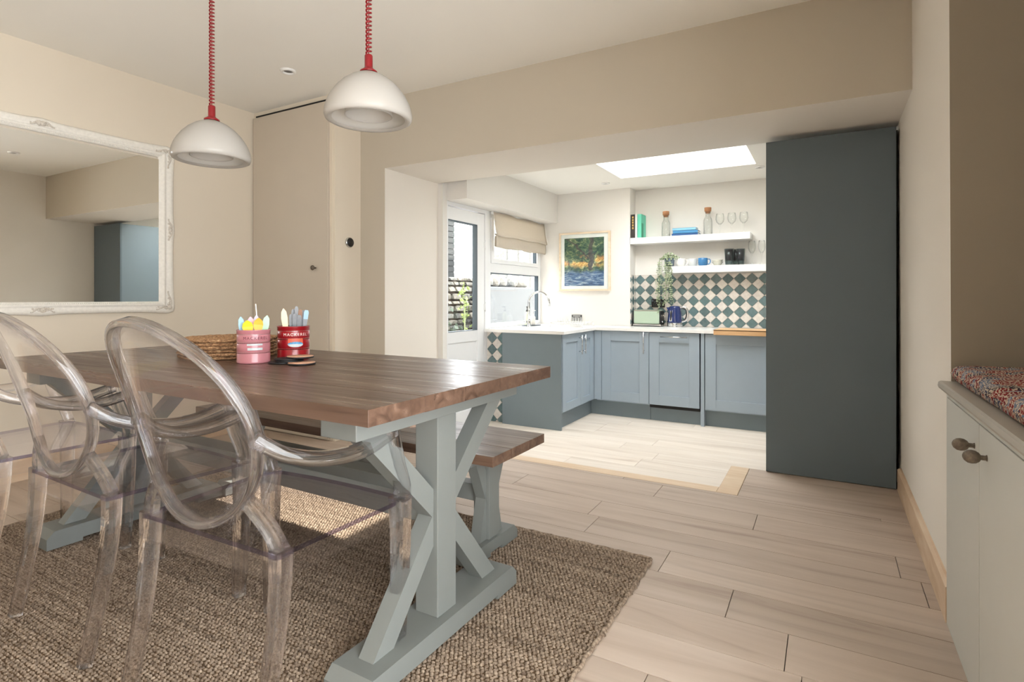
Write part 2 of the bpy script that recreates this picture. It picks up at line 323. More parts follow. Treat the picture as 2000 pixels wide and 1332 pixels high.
# ------------------------------------------------------------------ mesh helpers
ORG = {}
class MB:
    def __init__(s): s.v = []; s.f = []; s.mi = []; s.sm = []
    def add(s, vs, fs, mi=0, smooth=False):
        b = len(s.v); s.v += [tuple(p) for p in vs]
        for f in fs: s.f.append([b + i for i in f]); s.mi.append(mi); s.sm.append(smooth)
        return s
    def box(s, x0, x1, y0, y1, z0, z1, bev=0.0, mi=0):
        x0, x1 = min(x0, x1), max(x0, x1); y0, y1 = min(y0, y1), max(y0, y1); z0, z1 = min(z0, z1), max(z0, z1)
        if bev <= 0:
            vs = [(x, y, z) for z in (z0, z1) for (x, y) in ((x0, y0), (x1, y0), (x1, y1), (x0, y1))]
            return s.add(vs, [(3, 2, 1, 0), (4, 5, 6, 7), (0, 1, 5, 4), (1, 2, 6, 5), (2, 3, 7, 6), (3, 0, 4, 7)], mi)
        bm = bmesh.new(); bmesh.ops.create_cube(bm, size=1)
        for v in bm.verts: v.co = Vector(((x0 + x1) / 2 + v.co.x * (x1 - x0), (y0 + y1) / 2 + v.co.y * (y1 - y0), (z0 + z1) / 2 + v.co.z * (z1 - z0)))
        b = min(bev, 0.45 * min(x1 - x0, y1 - y0, z1 - z0))
        bmesh.ops.bevel(bm, geom=bm.edges[:], offset=b, segments=2, profile=0.6, affect='EDGES')
        s.bm(bm, mi); bm.free(); return s
    def bm(s, bm, mi=0, smooth=False, M=None):
        bm.verts.index_update()
        s.add([(M @ v.co if M else v.co) for v in bm.verts], [[v.index for v in f.verts] for f in bm.faces], mi, smooth); return s
    def bar(s, a, b, w, h, up=(0, 0, 1), bev=0.0, mi=0):
        # rectangular bar from a to b; w across, h along the up hint
        a = Vector(a); b = Vector(b); d = (b - a); L = d.length; d.normalize(); u = Vector(up); r = d.cross(u)
        if r.length < 1e-5: r = d.cross(Vector((1, 0, 0)))
        r.normalize(); u = r.cross(d).normalized()
        M = Matrix((( r.x, d.x, u.x, (a.x + b.x) / 2), (r.y, d.y, u.y, (a.y + b.y) / 2), (r.z, d.z, u.z, (a.z + b.z) / 2), (0, 0, 0, 1)))
        t = MB().box(-w / 2, w / 2, -L / 2, L / 2, -h / 2, h / 2, bev)
        return s.add([M @ Vector(p) for p in t.v], t.f, mi)
    def prism(s, pts, axis, a0, a1, mi=0):
        # polygon pts in the two other axes (order xyz without axis), extruded along axis
        n = len(pts)
        def P(p, q):
            if axis == 'x': return (q, p[0], p[1])
            if axis == 'y': return (p[0], q, p[1])
            return (p[0], p[1], q)
        vs = [P(p, a0) for p in pts] + [P(p, a1) for p in pts]
        ar = sum(pts[i][0] * pts[(i + 1) % n][1] - pts[(i + 1) % n][0] * pts[i][1] for i in range(n))
        fl = (ar > 0) != (axis == 'y')
        if a1 < a0: fl = not fl
        top = list(range(n, 2 * n)); bot = list(range(n))[::-1]
        sides = [[i, (i + 1) % n, n + (i + 1) % n, n + i] for i in range(n)]
        fs = [top, bot] + sides
        if not fl: fs = [f[::-1] for f in fs]
        return s.add(vs, fs, mi)
    def lathe(s, prof, n=24, c=(0, 0, 0), mi=0, smooth=True, axis='z', caps=True):
        vs = []
        for r, z in prof:
            for i in range(n):
                a = 2 * PI * i / n
                p = (r * math.cos(a), r * math.sin(a), z)
                if axis == 'x': p = (p[2], p[0], p[1])
                elif axis == 'y': p = (p[1], p[2], p[0])
                vs.append((p[0] + c[0], p[1] + c[1], p[2] + c[2]))
        fs = []
        for j in range(len(prof) - 1):
            for i in range(n): fs.append((j * n + i, j * n + (i + 1) % n, (j + 1) * n + (i + 1) % n, (j + 1) * n + i))
        s.add(vs, fs, mi, smooth)
        if caps:
            b = len(s.v) - len(vs)
            for j, rev in ((0, True), (len(prof) - 1, False)):
                if prof[j][0] > 1e-5:
                    f = [b + j * n + i for i in range(n)]
                    s.f.append(f[::-1] if rev else f); s.mi.append(mi); s.sm.append(False)
        return s
    def tube(s, pts, r, n=8, mi=0, closed=False, smooth=True):
        return s.sweep(pts, [(math.cos(2 * PI * i / n), math.sin(2 * PI * i / n)) for i in range(n)], r, r, mi=mi, closed=closed, smooth=smooth)
    def sweep(s, pts, sec, w, h, up=None, mi=0, closed=False, smooth=True):
        # sweep a 2D section (unit coords) along pts; w,h scalars or per-point lists; up: vector, list of vectors or None (parallel transport)
        P = [Vector(p) for p in pts]; m = len(P); n = len(sec)
        W_ = w if isinstance(w, (list, tuple)) else [w] * m
        H_ = h if isinstance(h, (list, tuple)) else [h] * m
        vs = []; pr = None
        for i in range(m):
            if closed: t = (P[(i + 1) % m] - P[i - 1])
            else: t = P[min(i + 1, m - 1)] - P[max(i - 1, 0)]
            t.normalize()
            if up is None:
                if pr is None:
                    pr = t.cross(Vector((0, 0, 1)))
                    if pr.length < 0.05: pr = t.cross(Vector((1, 0, 0)))
                r = (pr - t * pr.dot(t)).normalized(); u = r.cross(t); pr = r
            else:
                uu = Vector(up[i]) if isinstance(up, list) else Vector(up)
                r = t.cross(uu).normalized(); u = r.cross(t).normalized()
            for a, b in sec: vs.append(P[i] + r * (a * W_[i]) + u * (b * H_[i]))
        fs = []
        for i in range(m if closed else m - 1):
            j = (i + 1) % m
            for q in range(n): fs.append((i * n + q, i * n + (q + 1) % n, j * n + (q + 1) % n, j * n + q))
        if not closed: fs += [list(range(n))[::-1], [(m - 1) * n + q for q in range(n)]]
        return s.add(vs, fs, mi, smooth)
    def sphere(s, c, r, sub=1, sc=(1, 1, 1), mi=0):
        bm = bmesh.new(); bmesh.ops.create_icosphere(bm, subdivisions=sub, radius=r)
        for v in bm.verts: v.co = Vector((v.co.x * sc[0] + c[0], v.co.y * sc[1] + c[1], v.co.z * sc[2] + c[2]))
        s.bm(bm, mi, True); bm.free(); return s
    def mesh(s, name, mats, fix=True):
        me = bpy.data.meshes.new(name); me.from_pydata(s.v, [], s.f)
        for m in (mats if isinstance(mats, (list, tuple)) else [mats]): me.materials.append(MATS[m])
        me.polygons.foreach_set('material_index', s.mi); me.polygons.foreach_set('use_smooth', s.sm)
        if fix:
            bm = bmesh.new(); bm.from_mesh(me); bmesh.ops.recalc_face_normals(bm, faces=bm.faces[:]); bm.to_mesh(me); bm.free()
        me.update(); return me
    def build(s, name, mats, parent=None, origin=None, auto=None, fix=True):
        o = origin or (ORG.get(parent.name, (0, 0, 0)) if parent is not None else (0, 0, 0))
        if o != (0, 0, 0): s.v = [(p[0] - o[0], p[1] - o[1], p[2] - o[2]) for p in s.v]
        ob = bpy.data.objects.new(name, s.mesh(name, mats, fix)); COL.objects.link(ob)
        if parent is not None:
            ob.parent = parent; ORG[ob.name] = ORG.get(parent.name, (0, 0, 0))
        elif origin: ob.location = origin; ORG[ob.name] = tuple(origin)
        return ob
SQ = [(-1, -1), (1, -1), (1, 1), (-1, 1)]
RSQ = [(-1, -.7), (-.7, -1), (.7, -1), (1, -.7), (1, .7), (.7, 1), (-.7, 1), (-1, .7)]
def tag(o, label=None, cat=None, group=None, kind=None):
    if label: o['label'] = label
    if cat: o['category'] = cat
    if group: o['group'] = group
    if kind: o['kind'] = kind
    return o
def thing(name, label, cat, loc=(0, 0, 0), group=None, kind=None, world=True):
    # an Empty at the thing's base; with world=True its parts are written in world coordinates
    e = bpy.data.objects.new(name, None); COL.objects.link(e); e.location = loc; e.empty_display_size = 0.1
    ORG[e.name] = tuple(loc) if world else (0, 0, 0)
    return tag(e, label, cat, group, kind)
def clone(o, parent=None):
    c = o.copy(); COL.objects.link(c); c.parent = parent
    for ch in o.children: clone(ch, c)
    return c
def clip(poly, x0, x1, y0, y1):
    for ax, lim, sgn in ((0, x0, 1), (0, x1, -1), (1, y0, 1), (1, y1, -1)):
        out = []
        for i in range(len(poly)):
            a, b = poly[i], poly[(i + 1) % len(poly)]
            ia, ib = (a[ax] - lim) * sgn >= 0, (b[ax] - lim) * sgn >= 0
            if ia: out.append(a)
            if ia != ib:
                t = (lim - a[ax]) / (b[ax] - a[ax]); out.append((a[0] + t * (b[0] - a[0]), a[1] + t * (b[1] - a[1])))
        poly = out
        if len(poly) < 3: return []
    return poly

# ------------------------------------------------------------------ the room shell
KF = -0.13          # kitchen floor level (one step down)
CEIL, SOF, KC = 2.605, 2.07, 2.255
LX, RX = -4.145, 0.36
def struct(name, mb, mats, label, cat, parent=None):
    o = mb.build(name, mats, parent)
    return tag(o, label, cat, kind='structure')
# floors with separate planks
fl = struct('floor', MB().box(LX, 1.3, -1.9, 3.30, -0.16, -0.012).box(-0.50, RX, 3.30, 3.80, -0.16, -0.012).box(-0.325, RX, 3.80, 6.03, -0.16, -0.012), 'black_gap', 'pale grey oak plank floor of the dining room', 'floor')
PW = 0.2035
joints = {0: (-0.108,), 1: (-0.30,), 2: (-0.58,), 3: (-0.975,), 4: (0.247,), 5: (-0.30,), 6: (-0.82,)}
for r in range(-18, 8):
    y0 = 1.993 + (r - 1) * PW; y1 = y0 + PW
    if r == 7: y1 = 3.25
    if r > 6 and y1 - y0 < 0.01: continue
    base = joints.get(r, (random.uniform(-1.2, 0.0),))[0]
    xs = [LX] + sorted([base + 1.285 * k for k in range(-4, 3) if LX + 0.1 < base + 1.285 * k < 1.2]) + [1.3]
    if y0 >= 2.32: xs = [x for x in xs if x < RX] + [RX]
    for a, b in zip(xs[:-1], xs[1:]):
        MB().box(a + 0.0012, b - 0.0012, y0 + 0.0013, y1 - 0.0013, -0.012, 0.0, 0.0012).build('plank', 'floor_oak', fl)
# platform beside the step, under the tall unit
for y0, y1 in ((3.25, 3.4535), (3.4535, 3.657), (3.657, 3.803)):
    MB().box(-0.424, RX, y0 + 0.0008, y1 - 0.0008, -0.012, 0.0, 0.0012).build('plank', 'floor_oak', fl)
kf = struct('floor', MB().box(-2.97, RX, 3.2, 6.1, KF - 0.1, KF - 0.012), 'black_gap', 'oak plank floor of the kitchen coloured paler as if sunlit, one step down', 'floor')
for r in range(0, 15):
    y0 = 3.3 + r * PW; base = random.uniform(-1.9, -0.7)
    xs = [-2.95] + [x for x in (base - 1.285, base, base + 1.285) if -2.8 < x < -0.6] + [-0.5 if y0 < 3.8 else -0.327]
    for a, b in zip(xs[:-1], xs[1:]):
        MB().box(a + 0.0008, b - 0.0008, y0 + 0.0008, min(y0 + PW, 6.03) - 0.0008, KF - 0.012, KF, 0.0012).build('plank', 'floor_oak_lit', kf)
st = struct('trim_1', MB().box(-2.955, -0.535, 3.252, 3.345, -0.022, 0.001, 0.004), 'oak_nosing', 'pale oak nosing strip along the edge of the kitchen step', 'trim')
MB().box(-0.535, -0.426, 3.252, 3.803, -0.022, 0.001, 0.004).build('nosing', 'oak_nosing', st)
MB().box(-2.955, -0.535, 3.30, 3.335, KF, -0.022).box(-0.525, -0.49, 3.30, 3.80, KF, -0.022).build('riser', 'white_gloss', st)

struct('ceiling', MB().box(LX - 0.1, 1.4, -1.95, 3.95, CEIL, CEIL + 0.12), 'ceiling_paint', 'off-white plaster ceiling of the dining room', 'ceiling')
struct('wall_left', MB().box(LX - 0.12, LX, -1.95, 3.4, -0.16, CEIL), 'wall_cream', 'cream plaster wall behind the ornate white mirror', 'wall')
# pier and deep beam between the rooms
wb = MB().box(-3.36, -2.957, 3.252, 3.985, -0.16, CEIL).box(-2.957, RX + 0.1, 3.252, 3.92, SOF, CEIL)
for q, f in enumerate(wb.f):
    ys = [wb.v[i][1] for i in f]
    if max(ys) - min(ys) > 0.1: wb.mi[q] = 1       # light on the lining and shade on the face, put into the colours
struct('wall_beam', wb, ['wall_shaded', 'wall_lit'], 'cream pier and deep beam over the wide opening into the kitchen', 'wall')
# boxed cupboard corner
cb = struct('wall_cupboard', MB().box(LX, -3.232, 2.985, 3.4, -0.012, CEIL).box(-3.36, -3.21, 2.99, 3.4, -0.012, CEIL), 'wall_cream', 'boxed-in cream corner that holds the tall flush cupboard door', 'wall')
MB().box(LX + 0.06, -3.275, 2.957, 2.986, 2.5535, 2.5625).build('shadow_strip', 'black_gap', cb)  # black strip set forward to stand in for shade above the door
d1 = struct('door_1', MB().box(LX + 0.02, -3.262, 2.962, 2.984, 0.01, 2.553, 0.002), 'cupboard_paint', 'tall flush taupe cupboard door with a small round knob', 'door')
MB().lathe([(0.006, 0), (0.006, 0.018), (0.014, 0.022), (0.019, 0.030), (0.017, 0.037), (0.008, 0.041), (0.0, 0.042)], 20, (0, 0, 0)).build('knob', 'pewter', d1)
kn = d1.children[0]; kn.location = (-3.385, 2.962, 1.302); kn.rotation_euler = (PI / 2, 0, 0)
# right hand wall, leaning in slightly at the top, with the end face of the recess
wr = MB(); 
def rxz(z): return 0.362 - 0.004 * z
wr.prism([(rxz(-0.16), -0.16), (rxz(CEIL), CEIL), (1.25, CEIL), (1.25, -0.16)], 'y', 2.33, 6.2)
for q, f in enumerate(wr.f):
    if max(wr.v[i][1] for i in f) - min(wr.v[i][1] for i in f) < 0.01: wr.mi[q] = 1  # recess end takes the shaded copy of the wall colour
struct('wall_right', wr, ['wall_lit', 'wall_deep_shade'], 'cream wall to the right of the tall blue-grey panel, lit and shaded faces coloured apart', 'wall')
# bay recess on the right with its window, and the wall behind the camera with its window
struct('wall_bay', MB().box(1.0, 1.12, 1.16, 2.4, -0.16, CEIL).box(RX, 1.12, 1.17, 1.29, -0.16, CEIL), 'wall_cream', 'cream back wall of the seat recess behind the patterned cushions', 'wall')
struct('wall_side', MB().box(RX, RX + .12, -1.95, -1.20, -0.16, CEIL).box(RX, RX + .12, -1.20, 1.17, 2.08, CEIL), 'wall_cream', 'cream side wall with garden doors beside the viewer', 'wall')
struct('wall_rear', MB().box(LX - 0.1, 1.36, -2.0, -1.88, -0.16, CEIL), 'wall_cream', 'plain cream wall behind the viewer', 'wall')
def win_simple(name, label, x0, x1, y0, y1, z0, z1, axis):
    f = MB(); t = 0.055
    if axis == 'x':
        f.box(x0, x1, y0, y0 + t, z0, z1, .004).box(x0, x1, y1 - t, y1, z0, z1, .004).box(x0 + .001, x1 - .001, y0 + t, y1 - t, z0, z0 + t, .004).box(x0 + .001, x1 - .001, y0 + t, y1 - t, z1 - t, z1, .004).box(x0 + .002, x1 - .002, (y0 + y1) / 2 - .03, (y0 + y1) / 2 + .03, z0 + t, z1 - t, .004)
        g = MB().box((x0 + x1) / 2 - .003, (x0 + x1) / 2 + .003, y0 + t, y1 - t, z0 + t, z1 - t)
    else:
        f.box(x0, x0 + t, y0, y1, z0, z1, .004).box(x1 - t, x1, y0, y1, z0, z1, .004).box(x0, x1, y0, y1, z0, z0 + t, .004).box(x0, x1, y0, y1, z1 - t, z1, .004).box((x0 + x1) / 2 - .03, (x0 + x1) / 2 + .03, y0, y1, z0, z1, .004)
        g = MB().box(x0 + t, x1 - t, (y0 + y1) / 2 - .003, (y0 + y1) / 2 + .003, z0 + t, z1 - t)
    w = struct(name, f, 'upvc', label, 'window'); g.build('pane', 'window_glass', w)
win_simple('door_3', 'white glazed garden doors beside the viewer', RX + .04, RX + .10, -1.20, 1.17, 0.0, 2.08, 'x')
# oak skirting boards
def skirt(name, label, x0, x1, y0, y1, h=0.125):
    m = MB()
    if abs(x1 - x0) < abs(y1 - y0):
        i, o_ = (x0, x1)
        m.prism([(i, 0.0), (i, h - 0.008), (i + (o_ - i) * 0.45, h), (o_, h), (o_, 0.0)], 'y', y0, y1)
    else: m.box(x0, x1, y0, y1, 0, h, .004)
    return struct(name, m, 'oak_trim', label, 'skirting board')
skirt('baseboard_right', 'limed oak skirting board along the pale right wall', 0.342, 0.366, 2.32, 3.775)
skirt('baseboard_left', 'oak skirting board under the ornate mirror wall', LX + 0.018, LX, -1.8, 2.955)

# kitchen shell
AY, BY = 6.03, 5.84         # alcove back wall and chimney breast face
BX0, BX1 = -2.70, -1.842
struct('ceiling', MB().box(-3.06, -1.775, 3.92, 6.2, KC, KC + 0.30).box(-0.545, RX + 0.05, 3.92, 6.2, KC, KC + 0.30).box(-1.775, -0.545, 5.34, 6.2, KC, KC + 0.30).box(-1.775, -0.545, 3.92, 4.04, KC, KC + 0.30), 'ceiling_paint', 'bright white kitchen ceiling pierced by a rectangular skylight', 'ceiling')
sk = struct('window_1', MB().box(-1.80, -1.75, 4.02, 5.36, KC + 0.30, KC + 0.36).box(-0.57, -0.52, 4.02, 5.36, KC + 0.30, KC + 0.36).box(-1.75, -0.57, 4.02, 4.07, KC + 0.30, KC + 0.36).box(-1.75, -0.57, 5.31, 5.36, KC + 0.30, KC + 0.36), 'white_gloss', 'rectangular flat skylight glowing white in the kitchen ceiling', 'skylight')
MB().box(-1.77, -0.55, 4.04, 5.34, KC + 0.325, KC + 0.331).build('pane', 'window_glass', sk)
struct('wall_kitchen_back', MB().box(-1.845, RX + 0.1, AY, AY + 0.12, -0.3, KC).box(-2.99, BX1, BY, AY + 0.12, -0.3, KC), 'wall_kitchen', 'off-white kitchen back wall with chimney breast and shelf alcove', 'wall')
struct('wall_kitchen_left', MB().box(-3.08, -2.695, 3.985, 5.85, 1.93, KC).box(-2.958, -2.905, 3.925, 3.985, -0.3, KC).box(-3.06, -2.709, 4.665, 5.85, -0.3, 0.742), 'wall_kitchen', 'off-white kitchen wall and bulkhead above the glazed door and window', 'wall')

# tiles: 8 cm glazed tiles laid as diamonds
def tiles(parent, u0, u1, v0, v1, place, ph=(0, 0), D=0.1135):
    """diamond tiles with diagonal D in the rectangle; place(pts, thickness) -> builds"""
    g = 0.0022; n = 0
    i0, i1 = int((u0 - ph[0]) / (D / 2)) - 3, int((u1 - ph[0]) / (D / 2)) + 3
    for i in range(i0, i1 + 1):
        for j in range(-3, int((v1 - v0) / (D / 2)) + 4):
            if (i + j) % 2: continue
            cx, cy = ph[0] + i * D / 2, v1 + ph[1] - j * D / 2
            h = D / 2 - g
            p = clip([(cx - h, cy), (cx, cy - h), (cx + h, cy), (cx, cy + h)], u0, u1, v0, v1)
            if len(p) < 3: continue
            ar = abs(sum(p[q][0] * p[(q + 1) % len(p)][1] - p[(q + 1) % len(p)][0] * p[q][1] for q in range(len(p)))) / 2
            if ar < 2e-5: continue
            green = (j % 2 == 1)
            place(p, 'tile_green' if green else 'tile_white')
wkb = bpy.data.objects['wall_kitchen_back']; wkl = bpy.data.objects['wall_kitchen_left']
def inset(p, k=0.0012):
    cx = sum(a for a, b in p) / len(p); cy = sum(b for a, b in p) / len(p)
    return [(cx + (a - cx) * 0.97, cy + (b - cy) * 0.97) for a, b in p]
def solid_tile(p, f, t):
    # bevelled slab from polygon p; f(u,v,d) maps to world with depth d out of the wall
    n = len(p); q = inset(p)
    vs = [f(a, b, 0) for a, b in p] + [f(a, b, t * 0.75) for a, b in p] + [f(a, b, t) for a, b in q]
    fs = [[i, (i + 1) % n, n + (i + 1) % n, n + i] for i in range(n)] + [[n + i, n + (i + 1) % n, 2 * n + (i + 1) % n, 2 * n + i] for i in range(n)] + [list(range(2 * n, 3 * n)), list(range(n))[::-1]]
    return MB().add(vs, fs)
gr = MB().box(-1.842, -0.34, AY - 0.004, AY, 0.77, 1.322).box(BX1 - 0.001, BX1 + 0.004, BY, AY - 0.004, 0.77, 1.322).build('grout_bed', 'grout', wkb)
tiles(wkb, -1.838, -0.34, 0.772, 1.321, lambda p, m: solid_tile(p, lambda a, b, d: (a, AY - 0.0035 - d, b), 0.008).build('tile', m, wkb), ph=(-1.785 + 0.1135 / 2, 0.004))
tiles(wkb, BY, AY - 0.012, 0.772, 1.321, lambda p, m: solid_tile(p, lambda a, b, d: (BX1 + 0.0035 + d, a, b), 0.008).build('tile', m, wkb), ph=(AY - 0.05, 0.004))
MB().box(-2.909, -2.710, 4.661, 4.666, KF, 0.742).build('grout_bed', 'grout', wkl)
tiles(wkl, -2.908, -2.711, KF, 0.741, lambda p, m: solid_tile(p, lambda a, b, d: (a, 4.6615 - d, b), 0.008).build('tile', m, wkl), ph=(-2.908, 0.0))

# glazed back door and kitchen window
DX0, DX1 = -2.975, -2.912
d2 = thing('door_2', 'white glazed back door with a garden view and a lower panel', 'door', (-2.94, 4.3, KF), kind='structure')
MB().box(DX0 - .02, DX1 + .006, 3.985, 4.005, KF, 1.93, .003).box(DX0 - .02, DX1 + .006, 4.615, 4.675, KF, 1.93, .003).box(DX0 - .02, DX1 + .005, 4.004, 4.616, 1.893, 1.929, .003).build('door_frame', 'upvc', d2)
MB().box(DX0, DX1, 4.006, 4.034 - .02, KF + .01, 1.885, .003).box(DX0, DX1, 4.49, 4.612, KF + .01, 1.885, .006).box(DX0, DX1 - .001, 4.013, 4.491, 1.772, 1.884, .004).box(DX0, DX1 - .001, 4.013, 4.491, 0.665, 0.765, .004).box(DX0, DX1 - .001, 4.013, 4.491, KF + .011, 0.03, .004).build('door_leaf', 'upvc', d2)
MB().box(DX0 + .012, DX1 - .012, 4.01, 4.5, 0.02, 0.67).build('lower_panel', 'upvc', d2)
MB().box(DX0 + .01, DX1 - .004, 4.478, 4.492, 0.762, 1.776).box(DX0 + .01, DX1 - .004, 4.01, 4.492, 1.762, 1.774).box(DX0 + .01, DX1 - .004, 4.01, 4.492, 0.760, 0.770).build('glazing_seal', 'rubber_seal', d2)
MB().box(-2.947, -2.941, 4.01, 4.484, 0.768, 1.768).build('pane', 'window_glass', d2)
for hz in (0.985, 1.59):
    MB().lathe([(0.009, -0.045), (0.009, 0.045)], 12, (DX1 + 0.006, 4.618, hz)).box(DX1, DX1 + .007, 4.60, 4.64, hz - .03, hz + .03, .002).build('hinge', 'upvc', d2)
w4 = thing('window_2', 'white kitchen window over the sink with a fanlight', 'window', (-2.94, 5.25, 0.77), kind='structure')
WY0, WY1 = 4.677, 5.838
MB().box(DX0, DX1, WY0, WY0 + .05, .77, 1.93, .004).box(DX0, DX1, WY1 - .05, WY1, .77, 1.93, .004).box(DX0, DX1 - .001, WY0 + .049, WY1 - .049, .771, .815, .003).box(DX0, DX1 - .001, WY0 + .049, WY1 - .049, 1.87, 1.929, .003).box(DX0, DX1 - .001, WY0 + .049, WY1 - .049, 1.325, 1.42, .004).build('window_frame', 'upvc', w4)
MB().box(DX0 + .01, DX1 + .01, WY0 + .05, WY0 + .1, 1.42, 1.87, .004).box(DX0 + .01, DX1 + .01, WY1 - .1, WY1 - .05, 1.42, 1.87, .004).box(DX0 + .01, DX1 + .009, WY0 + .099, WY1 - .099, 1.421, 1.465, .003).build('fanlight_sash', 'upvc', w4)
MB().box(DX0 + .015, DX1 - .006, WY1 - .064, WY1 - .05, .815, 1.325).box(DX0 + .015, DX1 - .006, WY1 - .112, WY1 - .1, 1.465, 1.87).box(DX0 + .015, DX1 - .006, WY0 + .05, WY1 - .05, 1.316, 1.326).build('glazing_seal', 'rubber_seal', w4)
MB().box(-2.947, -2.941, WY0 + .05, WY1 - .06, .815, 1.32).build('pane', 'window_glass', w4)
MB().box(-2.947, -2.941, WY0 + .1, WY1 - .11, 1.465, 1.87).build('pane', 'window_glass', w4)
# downlights
def downlight(name, label, x, y, z, r=0.042, group=None):
    t = thing(name, label, 'downlight', (x, y, z))
    MB().lathe([(r * 1.0, 0.0), (r * 1.0, -0.006), (r * 0.86, -0.014), (r * 0.66, -0.012), (r * 0.62, 0.0)], 28, (x, y, z), caps=False).build('bezel', 'white_gloss', t)
    MB().lathe([(r * 0.63, -0.002), (r * 0.45, -0.006), (r * 0.4, -0.001), (0.0, -0.0005)], 24, (x, y, z), caps=False).build('lamp_face', 'steel_brushed', t)
downlight('downlight', 'small white recessed downlight in the dining ceiling between the two pendants', -3.16, 2.532, CEIL, 0.052)
downlight('downlight', 'recessed ceiling spotlight seen only as a reflection in the mirror', -0.80, 2.54, CEIL, 0.052)
downlight('downlight', 'recessed kitchen ceiling spotlight left of the skylight', -1.984, 5.477, KC)
downlight('downlight', 'recessed kitchen ceiling spotlight by the tall blue-grey panel', -0.527, 5.473, KC)
th = thing('thermostat', 'round chrome and black heating dial on the pale side of the boxed corner', 'thermostat', (-3.21, 3.125, 1.5))
MB().lathe([(0.036, 0), (0.040, 0.006), (0.040, 0.014), (0.036, 0.020)], 36, (-3.21, 3.125, 1.5), axis='x').build('dial_ring', 'chrome', th)
MB().lathe([(0.0345, 0.019), (0.033, 0.0225), (0.0, 0.024)], 36, (-3.21, 3.125, 1.5), axis='x').build('dial_face', 'black_plastic', th)

# ------------------------------------------------------------------ jute rug
def build_rug():
    x0, x1, y0, y1, h = -3.34, -0.625, 0.30, 2.272, 0.012
    t = thing('rug', 'chunky woven brown jute rug under the dining table and bench', 'rug', ((x0 + x1) / 2, (y0 + y1) / 2, 0))
    MB().box(x0 + .01, x1 - .01, y0 + .01, y1 - .01, 0.0005, h * 0.55).build('backing', 'jute_back', t)
    # rows of twisted loops
    V = []; Fc = []
    px, py = 0.0155, 0.0120
    nx, ny = int((x1 - x0) / px), int((y1 - y0) / py)
    base = [(-1, -.15, 0), (0, -1, 0), (1, .15, 0), (0, 1, 0), (-.45, -.35, .95), (.45, .35, .95)]
    faces = [(0, 1, 4), (1, 2, 5), (1, 5, 4), (2, 3, 5), (3, 0, 4), (3, 4, 5)]
    rg = random.Random(3)
    for j in range(ny):
        edge = 0.004 * math.sin(j * 0.23) + rg.uniform(-0.003, 0.003)
        for i in range(nx):
            cx = x0 + (i + 0.5 + (0.5 if j % 2 else 0)) * px + rg.uniform(-.0018, .0018) + (edge if i > nx - 4 else 0)
            cy = y0 + (j + 0.5) * py + rg.uniform(-.0014, .0014)
            s = rg.uniform(0.85, 1.15); hz = h * rg.uniform(0.8, 1.12)
            a = rg.uniform(0.15, 0.6) * (1 if j % 2 else -1)
            ca, sa = math.cos(a), math.sin(a); b = len(V)
            for (u, v, w) in base:
                uu, vv = u * px * .62 * s, v * py * .66 * s
                V.append((cx + uu * ca - vv * sa, cy + uu * sa + vv * ca, 0.002 + w * hz))
            for f in faces: Fc.append((b + f[0], b + f[1], b + f[2]))
    m = MB(); m.v = V; m.f = Fc; m.mi = [0] * len(Fc); m.sm = [True] * len(Fc)
    o = m.build('woven_loops', 'jute', t, fix=False); o['kind'] = 'stuff'
    # bound edge ropes
    e = MB()
    for (a, b) in (((x1, y0), (x1, y1)), ((x0, y1), (x1, y1)), ((x0, y0), (x0, y1))):
        n = 120; pts = []
        for i in range(n + 1):
            s = i / n; pts.append((a[0] + (b[0] - a[0]) * s + 0.003 * math.sin(i * 1.3), a[1] + (b[1] - a[1]) * s + 0.003 * math.cos(i * 1.7), 0.0075))
        e.tube(pts, 0.007, 6)
    e.build('bound_edge', 'jute', t)
build_rug()

# ------------------------------------------------------------------ dining table
def trestle(t, cx, w_foot, foot_y, post, ztop, rail_y, rail_h, foot_h, z0, xdir):
    """one painted trestle: foot beam with pads, post, top rail and four diagonal braces"""
    fy = foot_y; f = MB()
    zf = z0 + foot_h
    c = 0.028
    f.prism([(-fy, z0 + .014), (-fy, zf - c), (-fy + c, zf), (fy - c, zf), (fy, zf - c), (fy, z0 + .014)], 'x', cx - w_foot / 2, cx + w_foot / 2)
    f.box(cx - w_foot / 2, cx + w_foot / 2, -fy, -fy + .13, z0, z0 + .0145).box(cx - w_foot / 2, cx + w_foot / 2, fy - .13, fy, z0, z0 + .0145)
    f.build('foot_beam', 'sage_paint', t)
    pw, pd = post
    MB().box(cx - pw / 2, cx + pw / 2, -pd / 2, pd / 2, zf, ztop - rail_h, .003).build('post', 'sage_paint', t)
    MB().box(cx - w_foot / 2 + .01, cx + w_foot / 2 - .01, -rail_y, rail_y, ztop - rail_h, ztop, .003).build('top_rail', 'sage_paint', t)
    zm = (zf + ztop - rail_h) / 2
    bw, bh = pw * .62, pd * .66
    zt = ztop - rail_h
    for s in (-1, 1):
        for (ya, za, yb, zb) in ((s * (fy - .115), zf - .004, s * pd * .5 * .6, zm - bh * .30), (s * (rail_y - .085), zt + .004, s * pd * .5 * .6, zm + bh * .30)):
            # brace cut flush with the foot or rail and with the post
            d = Vector((0, yb - ya, zb - za)).normalized(); n = Vector((0, -d.z, d.y)) * bh / 2
            zc = zf if za < zm else zt
            pts = []
            for k in (1, -1):
                p = Vector((0, ya, za)) + n * k
                tt = (zc - p.z) / d.z; q = p + d * tt; pts.append((q.y, q.z))
            yc = s * pd / 2
            for k in (-1, 1):
                p = Vector((0, yb, zb)) + n * k
                tt = (yc - p.y) / d.y; q = p + d * tt; pts.append((q.y, q.z))
            MB().prism(pts, 'x', cx - bw / 2, cx + bw / 2).build('diagonal_brace', 'sage_paint', t)

